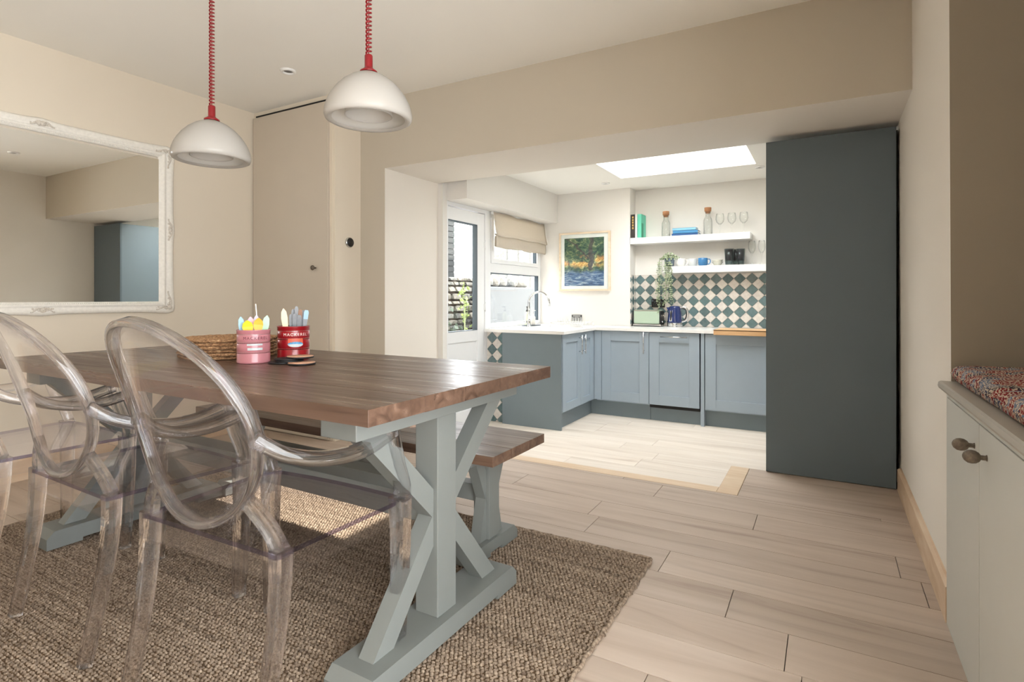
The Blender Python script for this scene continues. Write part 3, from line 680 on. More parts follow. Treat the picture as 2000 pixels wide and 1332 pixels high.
def plank_top(t, L, Wd, z0, z1, ws, mat, end=0.0):
    tot = sum(ws); y = -Wd / 2
    for i, w in enumerate(ws):
        w = w / tot * Wd
        MB().box(-L / 2, L / 2, y + .0003, y + w - .0003, z0 + (0.0 if i % 2 else .0006), z1 - (.0 if i % 2 else .0005), .0014).build('plank', mat, t)
        y += w
RUGZ = 0.0155
tb = thing('dining_table', 'long dining table with brown plank top and sage-grey crossed trestle legs', 'table', (-2.0, 1.448, RUGZ), world=False)
tb.rotation_euler = (0, 0, math.radians(-0.9))
TZ = 0.82 - RUGZ
plank_top(tb, 2.17, 0.945, TZ - 0.043, TZ, [1.15, 1, 1.1, .95, 1.05], 'table_wood')
for sx in (-1, 1):
    trestle(tb, sx * 0.912, 0.15, 0.385, (0.088, 0.096), TZ - 0.044, 0.405, 0.062, 0.074, 0.0, sx)
MB().box(-0.87, 0.87, -0.045, 0.045, 0.355 , 0.44, .004).build('stretcher', 'sage_paint', tb)
bn = thing('bench', 'low plank-topped bench with sage-grey trestle legs behind the table', 'bench', (-2.052, 2.012, RUGZ), world=False)
bn.rotation_euler = (0, 0, math.radians(-0.9))
BZ = 0.48 - RUGZ
plank_top(bn, 1.93, 0.424, BZ - 0.040, BZ, [1, 1.05, .95], 'bench_wood')
for sx in (-1, 1):
    trestle(bn, sx * 0.80, 0.10, 0.175, (0.078, 0.078), BZ - 0.041, 0.175, 0.03, 0.062, 0.0, sx)
MB().box(-0.77, 0.77, -0.03, 0.03, 0.205, 0.275, .004).build('stretcher', 'sage_paint', bn)

# ------------------------------------------------------------------ clear armchairs
def oval_pt(th, sc=1.0, off=0.0):
    a, b = 0.232 * sc, 0.262 * sc
    x = a * math.cos(th); s = b * math.sin(th)
    # tilt backwards, sides wrap forward
    y = -0.305 - 0.295 * s + 0.055 * (x / 0.232) ** 2 - 0.01 * (1 - (x / .232) ** 2)
    z = 0.763 + 0.952 * s
    n = Vector((0, -0.955, -0.295))
    return Vector((x, y, z)) + n * off
def smooth_path(pts, n=8):
    P = [Vector(p) for p in pts]; out = []
    for i in range(len(P) - 1):
        p0, p1, p2, p3 = P[max(i - 1, 0)], P[i], P[i + 1], P[min(i + 2, len(P) - 1)]
        for k in range(n):
            t = k / n
            out.append(0.5 * ((2 * p1) + (p2 - p0) * t + (2 * p0 - 5 * p1 + 4 * p2 - p3) * t * t + (3 * p1 - p0 - 3 * p2 + p3) * t ** 3))
    out.append(P[-1]); return out
def make_chair(label):
    t = thing('clear_armchair', label, 'chair', (0, 0, 0), 'clear armchairs along the near side of the table', world=False)
    G = 'ghost_clear'
    SZ = 0.48
    bx, fx, yb, yf = 0.262, 0.285, -0.215, 0.218
    # seat: slightly dished sheet with rounded front
    def seat_outline(k=1.0):
        pts = [(-bx, yb), (bx, yb)]
        pts += [(fx, yf - .05), (fx - .012, yf - .015), (fx - .05, yf)]
        pts += [(.1, yf + .008), (0, yf + .010), (-.1, yf + .008)]
        pts += [(-(fx - .05), yf), (-(fx - .012), yf - .015), (-fx, yf - .05)]
        return pts
    so = seat_outline()
    sm = MB().prism(so, 'z', SZ - .012, SZ); sm.mi = [0, 0] + [1] * (len(sm.f) - 2); sm.build('seat', ['ghost_panel', 'ghost_edge'], t)
    # apron: thin skirt under the seat edge
    ap = MB(); n = len(so); th_ = .009; zb_ = SZ - .066
    inner = [(x * (1 - th_ / .27), y * (1 - th_ / .22)) for x, y in so]
    vs = [(x, y, SZ - .012) for x, y in so] + [(x, y, zb_) for x, y in so] + [(x, y, SZ - .012) for x, y in inner] + [(x, y, zb_) for x, y in inner]
    fs = []
    for i in range(n):
        j = (i + 1) % n
        fs += [(i, j, n + j, n + i), (2 * n + i, 3 * n + i, 3 * n + j, 2 * n + j), (n + i, n + j, 3 * n + j, 3 * n + i), (i, 2 * n + i, 2 * n + j, j)]
    ap.add(vs, fs); ap.build('seat_apron', 'ghost_panel', t)
    # legs
    for s in (-1, 1):
        p = smooth_path([(s * (bx - .004), yb + .016, SZ + .004), (s * (bx - .004), yb + .012, SZ - .10), (s * (bx - .008), yb - .004, .24), (s * (bx - .014), yb - .050, .008)], 8)
        k = len(p); w = [.0215 - .006 * i / (k - 1) for i in range(k)]
        MB().sweep(p, RSQ, w, [x * 1.08 for x in w], up=(0, 1, 0), smooth=False).build('leg', G, t)
        p = smooth_path([(s * (fx - .008), yf - .016, SZ + .004), (s * (fx - .008), yf - .016, .30), (s * (fx - .016), yf - .022, .008)], 8)
        k = len(p); w = [.028 - .009 * i / (k - 1) for i in range(k)]
        MB().sweep(p, RSQ, w, w, up=(0, 1, 0), smooth=False).build('leg', G, t)
        # bar rising from the rear corner of the seat to the oval back
        q = oval_pt(-PI / 2 + s * 0.83)
        p = smooth_path([(s * (bx - .004), yb + .016, SZ + .002), (s * (bx - .035), yb + .006, SZ + .055), (q.x, q.y + .004, q.z - .004)], 6)
        MB().sweep(p, RSQ, [.024 - .006 * i / (len(p) - 1) for i in range(len(p))], .013, up=(0, 1, 0), smooth=False).build('back_support', G, t)
        # upper bar from seat corner along the outside to the arm joint
        q2 = oval_pt(s * 0.12 if s > 0 else PI - 0.12 * -s)
        j = oval_pt(0.0 if s > 0 else PI)
        arm = smooth_path([(j.x * 0.985, j.y, j.z - .015), (s * .262, -.185, .700), (s * .288, -.09, .672), (s * .302, .02, .668), (s * .300, .135, .694)], 10)
        k = len(arm)
        MB().sweep(arm, RSQ, [.014 + .010 * min(1, i / (k * .3)) for i in range(k)], .0165, up=(0, 0, 1), smooth=True).build('armrest', G, t)
        post = smooth_path([(s * .299, .133, .700), (s * .297, .148, .648), (s * .293, .168, .59), (s * .287, .198, .525), (s * (fx - .006), yf - .010, SZ)], 8)
        MB().sweep(post, RSQ, .0235, .0165, up=(0, 1, 0), smooth=True).build('arm_post', G, t)
    # oval back: rim and thin panel
    N = 72
    path = [oval_pt(2 * PI * i / N) for i in range(N)]
    ups = [Vector((0, -0.955, -0.295))] * N
    MB().sweep(path, [(-1, -.8), (-.6, -1), (.6, -1), (1, -.8), (1, .8), (.6, 1), (-.6, 1), (-1, .8)], .0085, .0150, up=ups, closed=True, smooth=True).build('back_rim', G, t)
    rings = [0.975, 0.75, 0.5, 0.25]
    m = MB(); vs = []
    for side in (.0035, -.0035):
        for r in rings: vs += [oval_pt(2 * PI * i / N, r, side) for i in range(N)]
        vs.append(oval_pt(0, 0, side))
    R = len(rings); per = R * N + 1; fs = []
    for sd in (0, 1):
        o = sd * per
        for r in range(R - 1):
            for i in range(N): fs.append((o + r * N + i, o + r * N + (i + 1) % N, o + (r + 1) * N + (i + 1) % N, o + (r + 1) * N + i))
        for i in range(N): fs.append((o + (R - 1) * N + i, o + (R - 1) * N + (i + 1) % N, o + per - 1))
    for i in range(N): fs.append((i, (i + 1) % N, per + (i + 1) % N, per + i))
    m.add(vs, fs, 0, True); m.build('back_panel', 'ghost_panel', t)
    return t
c0 = make_chair('transparent oval-backed plastic armchair nearest the viewer, at the right end of the row')
c1 = clone(c0); c2 = clone(c0)
c1['label'] = 'transparent oval-backed plastic armchair in the middle of the row beside the table'
c2['label'] = 'transparent oval-backed plastic armchair cut off by the left edge of the picture'
for c, x, y, a in ((c0, -1.358, 1.050, 1.5), (c1, -2.095, 1.062, -1.5), (c2, -2.86, 1.06, -1.0)):
    c.location = (x, y, RUGZ - 0.002); c.rotation_euler = (0, 0, math.radians(a))

# ------------------------------------------------------------------ pendant lamps
def pendant(label, x, y, rim_z):
    t = thing('pendant_lamp', label, 'pendant lamp', (x, y, rim_z), 'pendant lamps over the table')
    R, Hh = 0.147, 0.166
    prof = []
    prof += [(0.126, 0.004), (0.136, 0.000), (0.1435, 0.004), (R, 0.014), (0.1462, 0.026), (0.143, 0.042), (0.136, 0.062), (0.125, 0.082), (0.109, 0.105), (0.088, 0.127), (0.062, 0.146), (0.040, 0.157), (0.024, 0.163)]
    inner = [(max(0.02, r - .005), z - (.004 if z > .06 else -.003)) for r, z in prof[::-1]]
    MB().lathe([(r, rim_z + z) for r, z in prof + inner], 56, (x, y, 0), caps=False).build('shade', 'opal_glass', t)
    MB().lathe([(r, rim_z + z) for r, z in [(0.076, 0.020), (0.0775, 0.016), (0.080, 0.018), (0.079, 0.030), (0.074, 0.070), (0.068, 0.098), (0.02, 0.108), (0.0, 0.1085)]], 44, (x, y, 0), caps=False).build('inner_diffuser', 'opal_glass', t)
    MB().lathe([(r, rim_z + z) for r, z in [(0.030, Hh - .003), (0.029, Hh + .003), (0.020, Hh + .009), (0.0145, Hh + .014), (0.0135, Hh + .018), (0.0135, Hh + .056), (0.0115, Hh + .059), (0.0, Hh + .060)]], 32, (x, y, 0)).build('cap', 'red_plastic', t)
    z0, z1 = rim_z + Hh + .056, CEIL - .03
    pts = []; turns = int((z1 - z0) / 0.0145); n = turns * 12
    for i in range(n + 1):
        a = 2 * PI * i / 12; pts.append((x + .0085 * math.cos(a), y + .0085 * math.sin(a), z0 + (z1 - z0) * i / n))
    MB().tube(pts, 0.0030, 6).build('coiled_cord', 'red_plastic', t)
    MB().tube([(x, y, z0), (x, y, z1)], 0.0016, 6).build('core_wire', 'red_plastic', t)
    MB().lathe([(0.045, CEIL - .03), (0.05, CEIL - .022), (0.05, CEIL)], 32, (x, y, 0)).build('ceiling_rose', 'red_plastic', t)
pendant('white opal dome pendant on a red coiled cord, the farther one beside the mirror', -2.185, 1.38, 1.635)
pendant('white opal dome pendant on a red coiled cord, nearer and hung before the cupboard door', -1.364, 1.42, 1.682)

# ------------------------------------------------------------------ things on the table
TT = 0.8205
def placemat(i, label):
    cx, cy = -2.318 + random.uniform(-.006, .006), 1.545 + random.uniform(-.006, .006)
    z = TT + i * 0.0142; R = 0.195 + random.uniform(-.004, .004)
    m = MB(); n = 84; rings = 9; vs = []; prof = []
    for r in range(rings * 4 + 1):
        s = r / (rings * 4); prof.append((0.004 + s * R, 0.0085 + 0.0038 * abs(math.sin(PI * s * rings))))
    prof += [(R + .004, .006), (R, .0012), (R * .5, .0002), (0.004, .0002)]
    ph = random.uniform(0, 6)
    for q, (r, h) in enumerate(prof):
        for k in range(n):
            a = 2 * PI * k / n; wob = (0.0016 * math.sin(k * 2.1 + q * 1.7 + ph) + 0.001 * math.sin(k * 5.3 + q)) if h > .004 else 0
            vs.append((cx + (r + wob * 1.5) * math.cos(a), cy + (r + wob * 1.5) * math.sin(a), z + max(0.0002, h + wob * .8)))
    fs = []
    P = len(prof)
    for q in range(P - 1):
        for k in range(n): fs.append((q * n + k, q * n + (k + 1) % n, (q + 1) * n + (k + 1) % n, (q + 1) * n + k))
    fs.append([k for k in range(n)]); fs.append([(P - 1) * n + k for k in range(n)])
    m.add(vs, fs, 0, False)
    return tag(m.build('placemat', 'seagrass', None, (cx, cy, z)), label, 'placemat', 'stack of round seagrass placemats')
pos = ['bottom of the stack', 'second from the bottom of the stack', 'third from the bottom of the stack', 'third from the top of the stack', 'second from the top of the stack', 'topmost of the stack']
for i in range(6): placemat(i, 'round woven seagrass placemat on the table, ' + pos[i])

def text_mesh(s, size):
    c = bpy.data.curves.new('lettering', 'FONT'); c.body = s; c.size = size; c.align_x = 'CENTER'; c.space_character = 1.25
    o = bpy.data.objects.new('lettering', c); COL.objects.link(o)
    dg = bpy.context.evaluated_depsgraph_get(); me = bpy.data.meshes.new_from_object(o.evaluated_get(dg))
    vs = [v.co.copy() for v in me.vertices]; fs = [list(p.vertices) for p in me.polygons]
    bpy.data.objects.remove(o, do_unlink=True); return vs, fs
def wrap(mb, vs, fs, c, r, z, a0, mi=0):
    out = []
    for v in vs:
        a = a0 + v.x / r; out.append((c[0] + r * math.cos(a), c[1] + r * math.sin(a), z + v.y))
    mb.add(out, fs, mi)
def tin(name, label, c, r, h, mat, word, wmat, motif):
    t = thing(name, label, 'tin', (c[0], c[1], TT))
    prof = [(r - .002, 0.0), (r, .003), (r, .006), (r - .001, .010)]
    for zz in (.30, .34, .60, .64, .86):
        prof += [(r - .001, h * zz - .003), (r - .0026, h * zz), (r - .001, h * zz + .003)]
    prof += [(r - .001, h - .006), (r + .0008, h - .003), (r + .0004, h), (r - .0018, h), (r - .002, h - .004)]
    MB().lathe([(a, TT + b) for a, b in prof], 48, (c[0], c[1], 0), caps=False).build('tin_wall', mat, t)
    MB().lathe([(r - .0022, TT + h - .003), (r - .0024, TT + .004), (0, TT + .004)], 40, (c[0], c[1], 0), caps=False).build('tin_inside', 'tin_inside', t)
    a0 = math.atan2(-c[1], -c[0]) + 0.12
    m = MB(); vs, fs = text_mesh(word, h * 0.125)
    wrap(m, [Vector((v.x, v.y, 0)) for v in vs], fs, c, r + .0006, TT + h * .715, a0); m.build('lettering', wmat, t)
    def ell(a, b, n=26, fish=False):
        p = []
        for i in range(n):
            q = 2 * PI * i / n; p.append(Vector((a * math.cos(q), b * math.sin(q) * (1 if not fish else (1 - .25 * math.cos(q))), 0)))
        return p
    def quad(x0, x1, y0, y1): 
        k = 8; vv = [Vector((x0 + (x1 - x0) * i / k, y, 0)) for y in (y0, y1) for i in range(k + 1)]
        return vv, [(i, i + 1, k + 2 + i, k + 1 + i) for i in range(k)]
    m = MB()
    if motif == 'fish':
        vv, ff = quad(-.030, .030, 0, h * .18); wrap(m, vv, ff, c, r + .0003, TT + h * .46, a0, 0)
        def strips(xs, top, bot, rr, z, mi):
            vv = [Vector((x, top(x), 0)) for x in xs] + [Vector((x, bot(x), 0)) for x in xs]; n = len(xs)
            wrap(m, vv, [(i, i + 1, n + i + 1, n + i) for i in range(n - 1)], c, rr, z, a0, mi)
        xs = [-.031 + .062 * i / 16 for i in range(17)]
        body = lambda x: h * .085 * math.sqrt(max(0, 1 - (x / .0312) ** 2))
        strips(xs, lambda x: body(x) * .25, lambda x: -body(x), r + .0009, TT + h * .465, 2)
        strips(xs, lambda x: body(x) * (.9 + .25 * math.sin(x * 900)), lambda x: body(x) * .1, r + .0012, TT + h * .465, 1)
        m.build('fish_motif', ['fish_orange', 'fish_blue', 'fish_silver'], t)
    else:
        vv, ff = quad(-.032, .026, 0, h * .05); wrap(m, vv, ff, c, r + .0006, TT + h * .54, a0, 0)
        vv, ff = quad(-.030, .026, 0, h * .07); wrap(m, vv, ff, c, r + .0006, TT + h * .40, a0, 0)
        m.build('label_motif', ['fish_silver'], t)
    return t
PC, RC = (-1.992, 1.432), (-1.968, 1.604)
TR_, TH_ = 0.0625, 0.132
tin('tin_can', 'pink tin holding pastel plastic cutlery, beside the placemats', PC, TR_, 0.131, 'tin_pink', 'MACKEREL', 'print_dark', 'stripes')
tin('tin_can', 'red tin with a fish picture holding metal cutlery', RC, 0.0650, 0.138, 'tin_red', 'MACKEREL', 'print_white', 'fish')
def utensil(name, label, base, top, kind, mats, cat, group, w=0.010):
    b = Vector(base); p = Vector(top); d = p - b
    vd = Vector((-b.x, -b.y, 0)).normalized()
    side = d.cross(vd).normalized(); nrm = side.cross(d).normalized()
    t = thing(name, label, cat, tuple(base), group)
    L = d.length
    prof = {'spoon': [(0, .35), (.55, .30), (.66, .4), (.74, .85), (.84, 1.0), (.93, .8), (1, .15)], 'knife': [(0, .5), (.5, .5), (.6, .75), (.8, .9), (.93, .7), (1, .1)], 'handle': [(0, .4), (.4, .45), (.8, .8), (.95, .9), (1, .55)], 'straw': [(0, .3), (1, .3)]}[kind]
    m = MB(); vs = []; th = 0.0016 if kind != 'straw' else w * .3
    for s, ww in prof:
        c = b + d * s + (nrm * (-.004 * math.sin(max(0, s - .6) / .4 * PI)) if kind == 'spoon' else Vector())
        for sx, sn in ((-1, -1), (1, -1), (1, 1), (-1, 1)): vs.append(c + side * (w * ww * sx) + nrm * (th * sn))
    k = len(prof); fs = []
    for i in range(k - 1):
        for q in range(4): fs.append((i * 4 + q, i * 4 + (q + 1) % 4, i * 4 + 4 + (q + 1) % 4, i * 4 + 4 + q))
    fs += [(3, 2, 1, 0), tuple((k - 1) * 4 + q for q in range(4))]
    h = int(len(prof) * .55) if len(mats) > 1 else 0
    m.add(vs, fs); 
    if len(mats) > 1: m.mi = [1 if (i // 4) >= len(prof) // 2 else 0 for i in range(len(m.f))]
    m.build({'spoon': 'bowl_and_handle', 'knife': 'blade', 'handle': 'handle', 'straw': 'shaft'}[kind], mats, t)
SX = Vector((0.62, 0.78, 0))    # roughly to the right as seen from the camera
def at_tin(c, u, v, z): return (c[0] + SX.x * u - SX.y * v * -1 * 0 + (-0.78) * v, c[1] + SX.y * u + 0.62 * v, z)
G1, G2 = 'pastel cutlery in the pink tin', 'metal cutlery in the red tin'
for (kind, mat, u0, u1, zt, w, lab, nm) in [
    ('knife', 'plastic_blue', -.040, -.047, .182, .013, 'pale blue plastic knife at the left of the pink tin', 'plastic_knife'),
    ('spoon', 'plastic_yellow', -.010, -.022, .168, .020, 'bright yellow plastic spoon at the front of the pink tin', 'plastic_spoon'),
    ('spoon', 'plastic_pink', 0.0, -.012, .181, .014, 'pale pink plastic spoon behind the yellow spoon', 'plastic_spoon'),
    ('knife', 'plastic_lilac', .004, .010, .188, .013, 'lilac plastic knife in the middle of the pink tin', 'plastic_knife'),
    ('spoon', 'plastic_orange', .014, .020, .177, .018, 'orange-yellow plastic spoon right of centre in the pink tin', 'plastic_spoon'),
    ('knife', 'plastic_green', .030, .050, .186, .015, 'mint green plastic knife leaning right in the pink tin', 'plastic_knife'),
    ('straw', 'plastic_white', .034, .006, .232, .006, 'thin white plastic stick rising tallest from the pink tin', 'plastic_stick')]:
    dep = {'plastic_yellow': -.036, 'plastic_orange': -.030, 'plastic_pink': .01, 'plastic_lilac': .022, 'plastic_blue': .0, 'plastic_green': .0, 'plastic_white': .035}[mat]
    utensil(nm, lab, at_tin(PC, u0 * .7, dep * .6, TT + .012), at_tin(PC, u1, dep, TT + zt), kind, [mat], 'cutlery', G1, w)
for (kind, mats, u0, u1, dep, zt, w, lab, nm) in [
    ('knife', ['cutlery_cream'], -.020, -.040, -.020, .212, .014, 'cream wooden knife leaning left in the red tin', 'wooden_knife'),
    ('handle', ['cutlery_steel'], -.012, -.008, -.01, .188, .010, 'steel fork handle next to the cream knife', 'fork'),
    ('handle', ['cutlery_steel'], -.006, .000, .02, .208, .009, 'bright steel knife handle left of the tallest one', 'table_knife'),
    ('handle', ['cutlery_steel'], .004, .012, .0, .220, .008, 'tallest steel handle in the red tin', 'table_knife'),
    ('handle', ['cutlery_steel'], .002, .004, -.032, .190, .010, 'steel spoon handle at the front of the red tin', 'teaspoon'),
    ('handle', ['cutlery_steel', 'handle_wood'], .018, .028, .012, .206, .009, 'brown-handled knife in the red tin', 'table_knife'),
    ('handle', ['cutlery_steel'], .016, .022, -.028, .184, .010, 'steel fork handle in front of the brown one', 'fork'),
    ('handle', ['cutlery_steel'], .026, .040, .02, .202, .009, 'steel spoon handle beside the blue one', 'teaspoon'),
    ('handle', ['cutlery_steel', 'handle_blue'], .030, .052, -.004, .204, .011, 'pale blue handled knife leaning right in the red tin', 'table_knife')]:
    utensil(nm, lab, at_tin(RC, u0, dep * .6, TT + .012), at_tin(RC, u1, dep, TT + zt), kind, mats, 'cutlery', G2, w)
def coaster(label, x, y, z, tilt=(0, 0)):
    t = thing('coaster', label, 'coaster', (x, y, z), 'round coasters beside the tins')
    R = 0.052
    MB().lathe([(R - .001, z), (R, z + .001), (R, z + .005), (R - .001, z + .006)], 40, (x, y, 0)).build('base', 'coaster_black', t)
    return t, R
def cork_top(t, R, x, y, z): MB().lathe([(R - .0015, z + .0058), (R - .002, z + .0072), (0, z + .0074)], 40, (x, y, 0)).build('cork_face', 'coaster_cork', t)
cx, cy = -1.862, 1.486
for i, (dx, dy, l) in enumerate([(-.010, -.012, 'black round coaster at the bottom of the stack by the red tin'), (.010, .006, 'black round coaster second from the bottom of the stack'), (.002, .004, 'black round coaster third from the bottom of the stack')]):
    coaster(l, cx + dx, cy + dy, TT + i * .0062)
t, R = coaster('cork-faced round coaster on top of the black stack', cx + .034, cy + .036, TT + 3 * .0062); cork_top(t, R, cx + .034, cy + .036, TT + 3 * .0062)
t, R = coaster('cork-faced round coaster lying on the table in front of the red tin', -1.772, 1.482, TT); cork_top(t, R, -1.772, 1.482, TT)

# ------------------------------------------------------------------ ornate mirror
def mirror():
    X = LX + .002; Y0, Y1, Z0, Z1 = 0.757, 2.315, 0.975, 2.15
    t = thing('wall_mirror', 'large rectangular mirror in an ornate white moulded frame on the cream wall', 'mirror', (X, (Y0 + Y1) / 2, Z0))
    fw = 0.102
    MB().box(X + .004, X + .012, Y0 + fw - .01, Y1 - fw + .01, Z0 + fw - .03, Z1 - fw + .01).build('mirror_glass', 'mirror_silver', t)
    # moulding profile: (inward distance from outer edge, height off wall)
    prof = [(0.0, 0.0), (0.0, .018), (.010, .030), (.028, .036), (.046, .028), (.056, .022), (.060, .030), (.070, .033), (.078, .028), (.082, .020), (.092, .018), (.098, .013), (.100, .004)]
    fr = MB()
    # mitred rails, outer edge swelling gently near corners and centre
    cors = [(Y0, Z0), (Y1, Z0), (Y1, Z1), (Y0, Z1)]; ins = [(1, 1), (-1, 1), (-1, -1), (1, -1)]
    zi = 0.76   # bottom and top rails slimmer
    for k in range(4):
        a, b = cors[k], cors[(k + 1) % 4]; ia, ib = ins[k], ins[(k + 1) % 4]
        n = 40; vs = []
        horiz = abs(a[0] - b[0]) > abs(a[1] - b[1])
        for i in range(n + 1):
            s = i / n
            L = math.dist(a, b); dcen = abs(s - .5) * L; dcor = min(s, 1 - s) * L
            swell = .010 * math.exp(-(dcen / .06) ** 2) + .012 * math.exp(-(dcor / .14) ** 2)
            for q, (d, h) in enumerate(prof):
                pa = (a[0] + ia[0] * d, a[1] + ia[1] * d * (zi if True else 1)); pb = (b[0] + ib[0] * d, b[1] + ib[1] * d * zi)
                y, z = pa[0] + (pb[0] - pa[0]) * s, pa[1] + (pb[1] - pa[1]) * s
                o = swell * max(0, 1 - d / .05) * (dcor > .0) * min(1, dcor / .03)
                if horiz: z -= ia[1] * o
                else: y -= ia[0] * o if abs(ia[0]) else 0
                vs.append((X + h, y, z))
        m = len(prof); fs = []
        for i in range(n):
            for q in range(m - 1): fs.append((i * m + q, i * m + q + 1, (i + 1) * m + q + 1, (i + 1) * m + q))
        MB().add(vs, fs, 0, True).build('frame_rail', 'frame_white', t)
    def scroll(cy, cz, sy, sz, big=True, vert=False):
        m = MB(); rg = random.Random(int(cy * 1000 + cz * 77))
        L = .085 if big else .055
        for arm in ((sy, 0), (0, sz)) if big else (((1, 0), (-1, 0)) if not vert else ((0, 1), (0, -1))):
            for i in range(9):
                s = i / 8
                y = cy + arm[0] * L * s + .006 * math.sin(i * 2.2) * (1 if arm[1] else .4); z = cz + arm[1] * L * 1.3 * s + .006 * math.sin(i * 2.0) * (1 if arm[0] else .4)
                m.sphere((X + .034 - .006 * s, y, z), .0105 * (1 - .45 * s) * rg.uniform(.8, 1.2), 1, (.75, rg.uniform(.8, 1.4), rg.uniform(.8, 1.4)))
            pts = [(X + .034, cy + arm[0] * L * s * 1.1 + (.012 * math.sin(s * 5) if arm[1] else 0), cz + arm[1] * L * 1.4 * s + (.012 * math.sin(s * 5) if arm[0] else 0)) for s in [i / 10 for i in range(11)]]
            m.tube(pts, .0045, 6)
        m.sphere((X + .036, cy, cz), .016, 2, (.6, 1, 1)); m.sphere((X + .044, cy, cz), .007, 1)
        return m
    for (cy, cz), (sy, sz) in zip(cors, ins):
        scroll(cy + sy * .034, cz + sz * .030, sy, sz).build('corner_scroll', 'frame_worn', t)
    for cy, cz, v in (((Y0 + Y1) / 2, Z1 - .026, False), ((Y0 + Y1) / 2, Z0 + .026, False), (Y1 - .03, (Z0 + Z1) / 2, True), (Y0 + .03, (Z0 + Z1) / 2, True)):
        scroll(cy, cz, 1, 1, False, v).build('centre_scroll', 'frame_worn', t)
    bd = MB()
    for i in range(120):
        y = Y0 + fw - .02 + (Y1 - Y0 - 2 * fw + .04) * (i + .5) / 120
        for z in (Z0 + .086 * zi, Z1 - .086 * zi): bd.sphere((X + .020, y, z), .0048, 1)
    o = bd.build('beading', 'frame_white', t)
mirror()

# ------------------------------------------------------------------ window seat with cushions
ws = thing('window_seat', 'pale grey-green built-in window seat cupboard at the right edge', 'cupboard', (0.6, 1.8, 0))
SXF = 0.343
MB().box(SXF + .02, 0.98, 1.292, 2.318, 0.0, 0.775).build('carcass', 'seat_paint', ws)
MB().box(SXF + .002, SXF + .02, 1.292, 2.318, 0.752, 0.777).box(SXF + .002, SXF + .02, 2.300, 2.318, .05, .752).box(SXF + .002, SXF + .02, 1.292, 2.318, 0, .05).box(SXF + .002, SXF + .02, 1.292, 1.398, .05, .752).build('face_frame', 'seat_paint', ws)
MB().prism([(SXF - .022, .786), (SXF - .018, .778), (SXF - .012, .775), (1.0, .775), (1.0, .802), (SXF - .014, .802), (SXF - .020, .798)], 'y', 1.292, 2.320).build('top_board', 'seat_top', ws)
for (y0, y1, ky) in ((1.858, 2.298, 1.905), (1.40, 1.852, 1.772)):
    dr = MB().box(SXF, SXF + .020, y0, y1, .052, .750, .0015).build('door', 'seat_paint', ws)
    MB().lathe([(.008, 0), (.006, -.003), (.006, -.012), (.011, -.015), (.0155, -.022), (.0168, -.030), (.0155, -.038), (.010, -.045), (.004, -.048), (0, -.0485)], 22, (SXF, ky, .683), axis='x').build('knob', 'pewter', dr)
def cushion(label, y0, y1, x0=0.357, x1=0.93, z=0.8025, h=0.056):
    m = MB(); nx, ny = 26, 30; vs = []
    for side in (1, 0):
        for j in range(ny + 1):
            for i in range(nx + 1):
                u, v = -math.cos(PI * i / nx), -math.cos(PI * j / ny)
                e = max(0.0, 1 - abs(u) ** 24) ** .5 * max(0.0, 1 - abs(v) ** 24) ** .5
                w = 0.006 * math.sin(v * 9 + u * 2) * e
                zz = z + h * .5 + (h * .5 * (e ** .55) + w * .6 + .006 * (1 - u * u) * (1 - v * v)) if side else z + h * .5 - h * .4999 * (e ** .5)
                vs.append(((x0 + x1) / 2 + u * (x1 - x0) / 2 * (1 - .012 * (1 - v * v) * 0), (y0 + y1) / 2 + v * (y1 - y0) / 2, zz))
    K = (nx + 1) * (ny + 1); fs = []
    for s in (0, 1):
        for j in range(ny):
            for i in range(nx):
                a = s * K + j * (nx + 1) + i; fs.append((a, a + 1, a + nx + 2, a + nx + 1))
    m.add(vs, fs, 0, True)
    t = thing('seat_cushion', label, 'cushion', ((x0 + x1) / 2, (y0 + y1) / 2, z), 'cushions on the window seat')
    m.build('cover', 'floral_print', t)
    pts = []
    for (a, b) in (((x0, y0), (x1, y0)), ((x1, y0), (x1, y1)), ((x1, y1), (x0, y1)), ((x0, y1), (x0, y0))):
        for i in range(6): pts.append((a[0] + (b[0] - a[0]) * i / 6, a[1] + (b[1] - a[1]) * i / 6, z + h * .5))
    MB().tube(pts, .004, 6, closed=True).build('piping', 'floral_print', t)
cushion('floral red, blue and cream cushion on the window seat against the far wall', 1.765, 2.312)
cushion('floral red, blue and cream cushion on the window seat, cut off at the right', 1.305, 1.757)

# ------------------------------------------------------------------ kitchen units
def shaker(parent, axis, face, a0, a1, z0, z1, mat='unit_blue', rail=0.095, handle=None):
    """five piece door; axis 'y': lies in plane y=face facing -y, 'x': plane x=face facing +x"""
    t = 0.02
    def bx(m, p0, p1, q0, q1, d0, d1, bev=.0015):
        if axis == 'y': m.box(p0, p1, face + d0, face + d1, q0, q1, bev)
        else: m.box(face - d1, face - d0, p0, p1, q0, q1, bev)
    f = MB(); bx(f, a0, a0 + rail, z0, z1, 0, t); bx(f, a1 - rail, a1, z0, z1, 0, t); bx(f, a0 + rail, a1 - rail, z1 - rail, z1, 0, t); bx(f, a0 + rail, a1 - rail, z0, z0 + rail, 0, t)
    d = f.build('door', mat, parent)
    p = MB(); bx(p, a0 + rail - .003, a1 - rail + .003, z0 + rail - .003, z1 - rail + .003, .0115, t - .002, 0); p.build('door_panel', mat, d)
    if handle:
        o, p0, p1, q0, q1 = handle   # orientation and end points in door plane
        m = MB(); out = 0.032
        def pt(p, q, dd): return (p, face - dd, q) if axis == 'y' else (face + dd, p, q)
        m.tube([pt(p0, q0, out), pt(p1, q1, out)], .0055, 10)
        for s in (.14, .86):
            pp, qq = p0 + (p1 - p0) * s, q0 + (q1 - q0) * s; m.tube([pt(pp, qq, 0), pt(pp, qq, out)], .0045, 8)
        m.build('bar_handle', 'chrome', d)
    return d
SF, BF = -2.087, 5.42
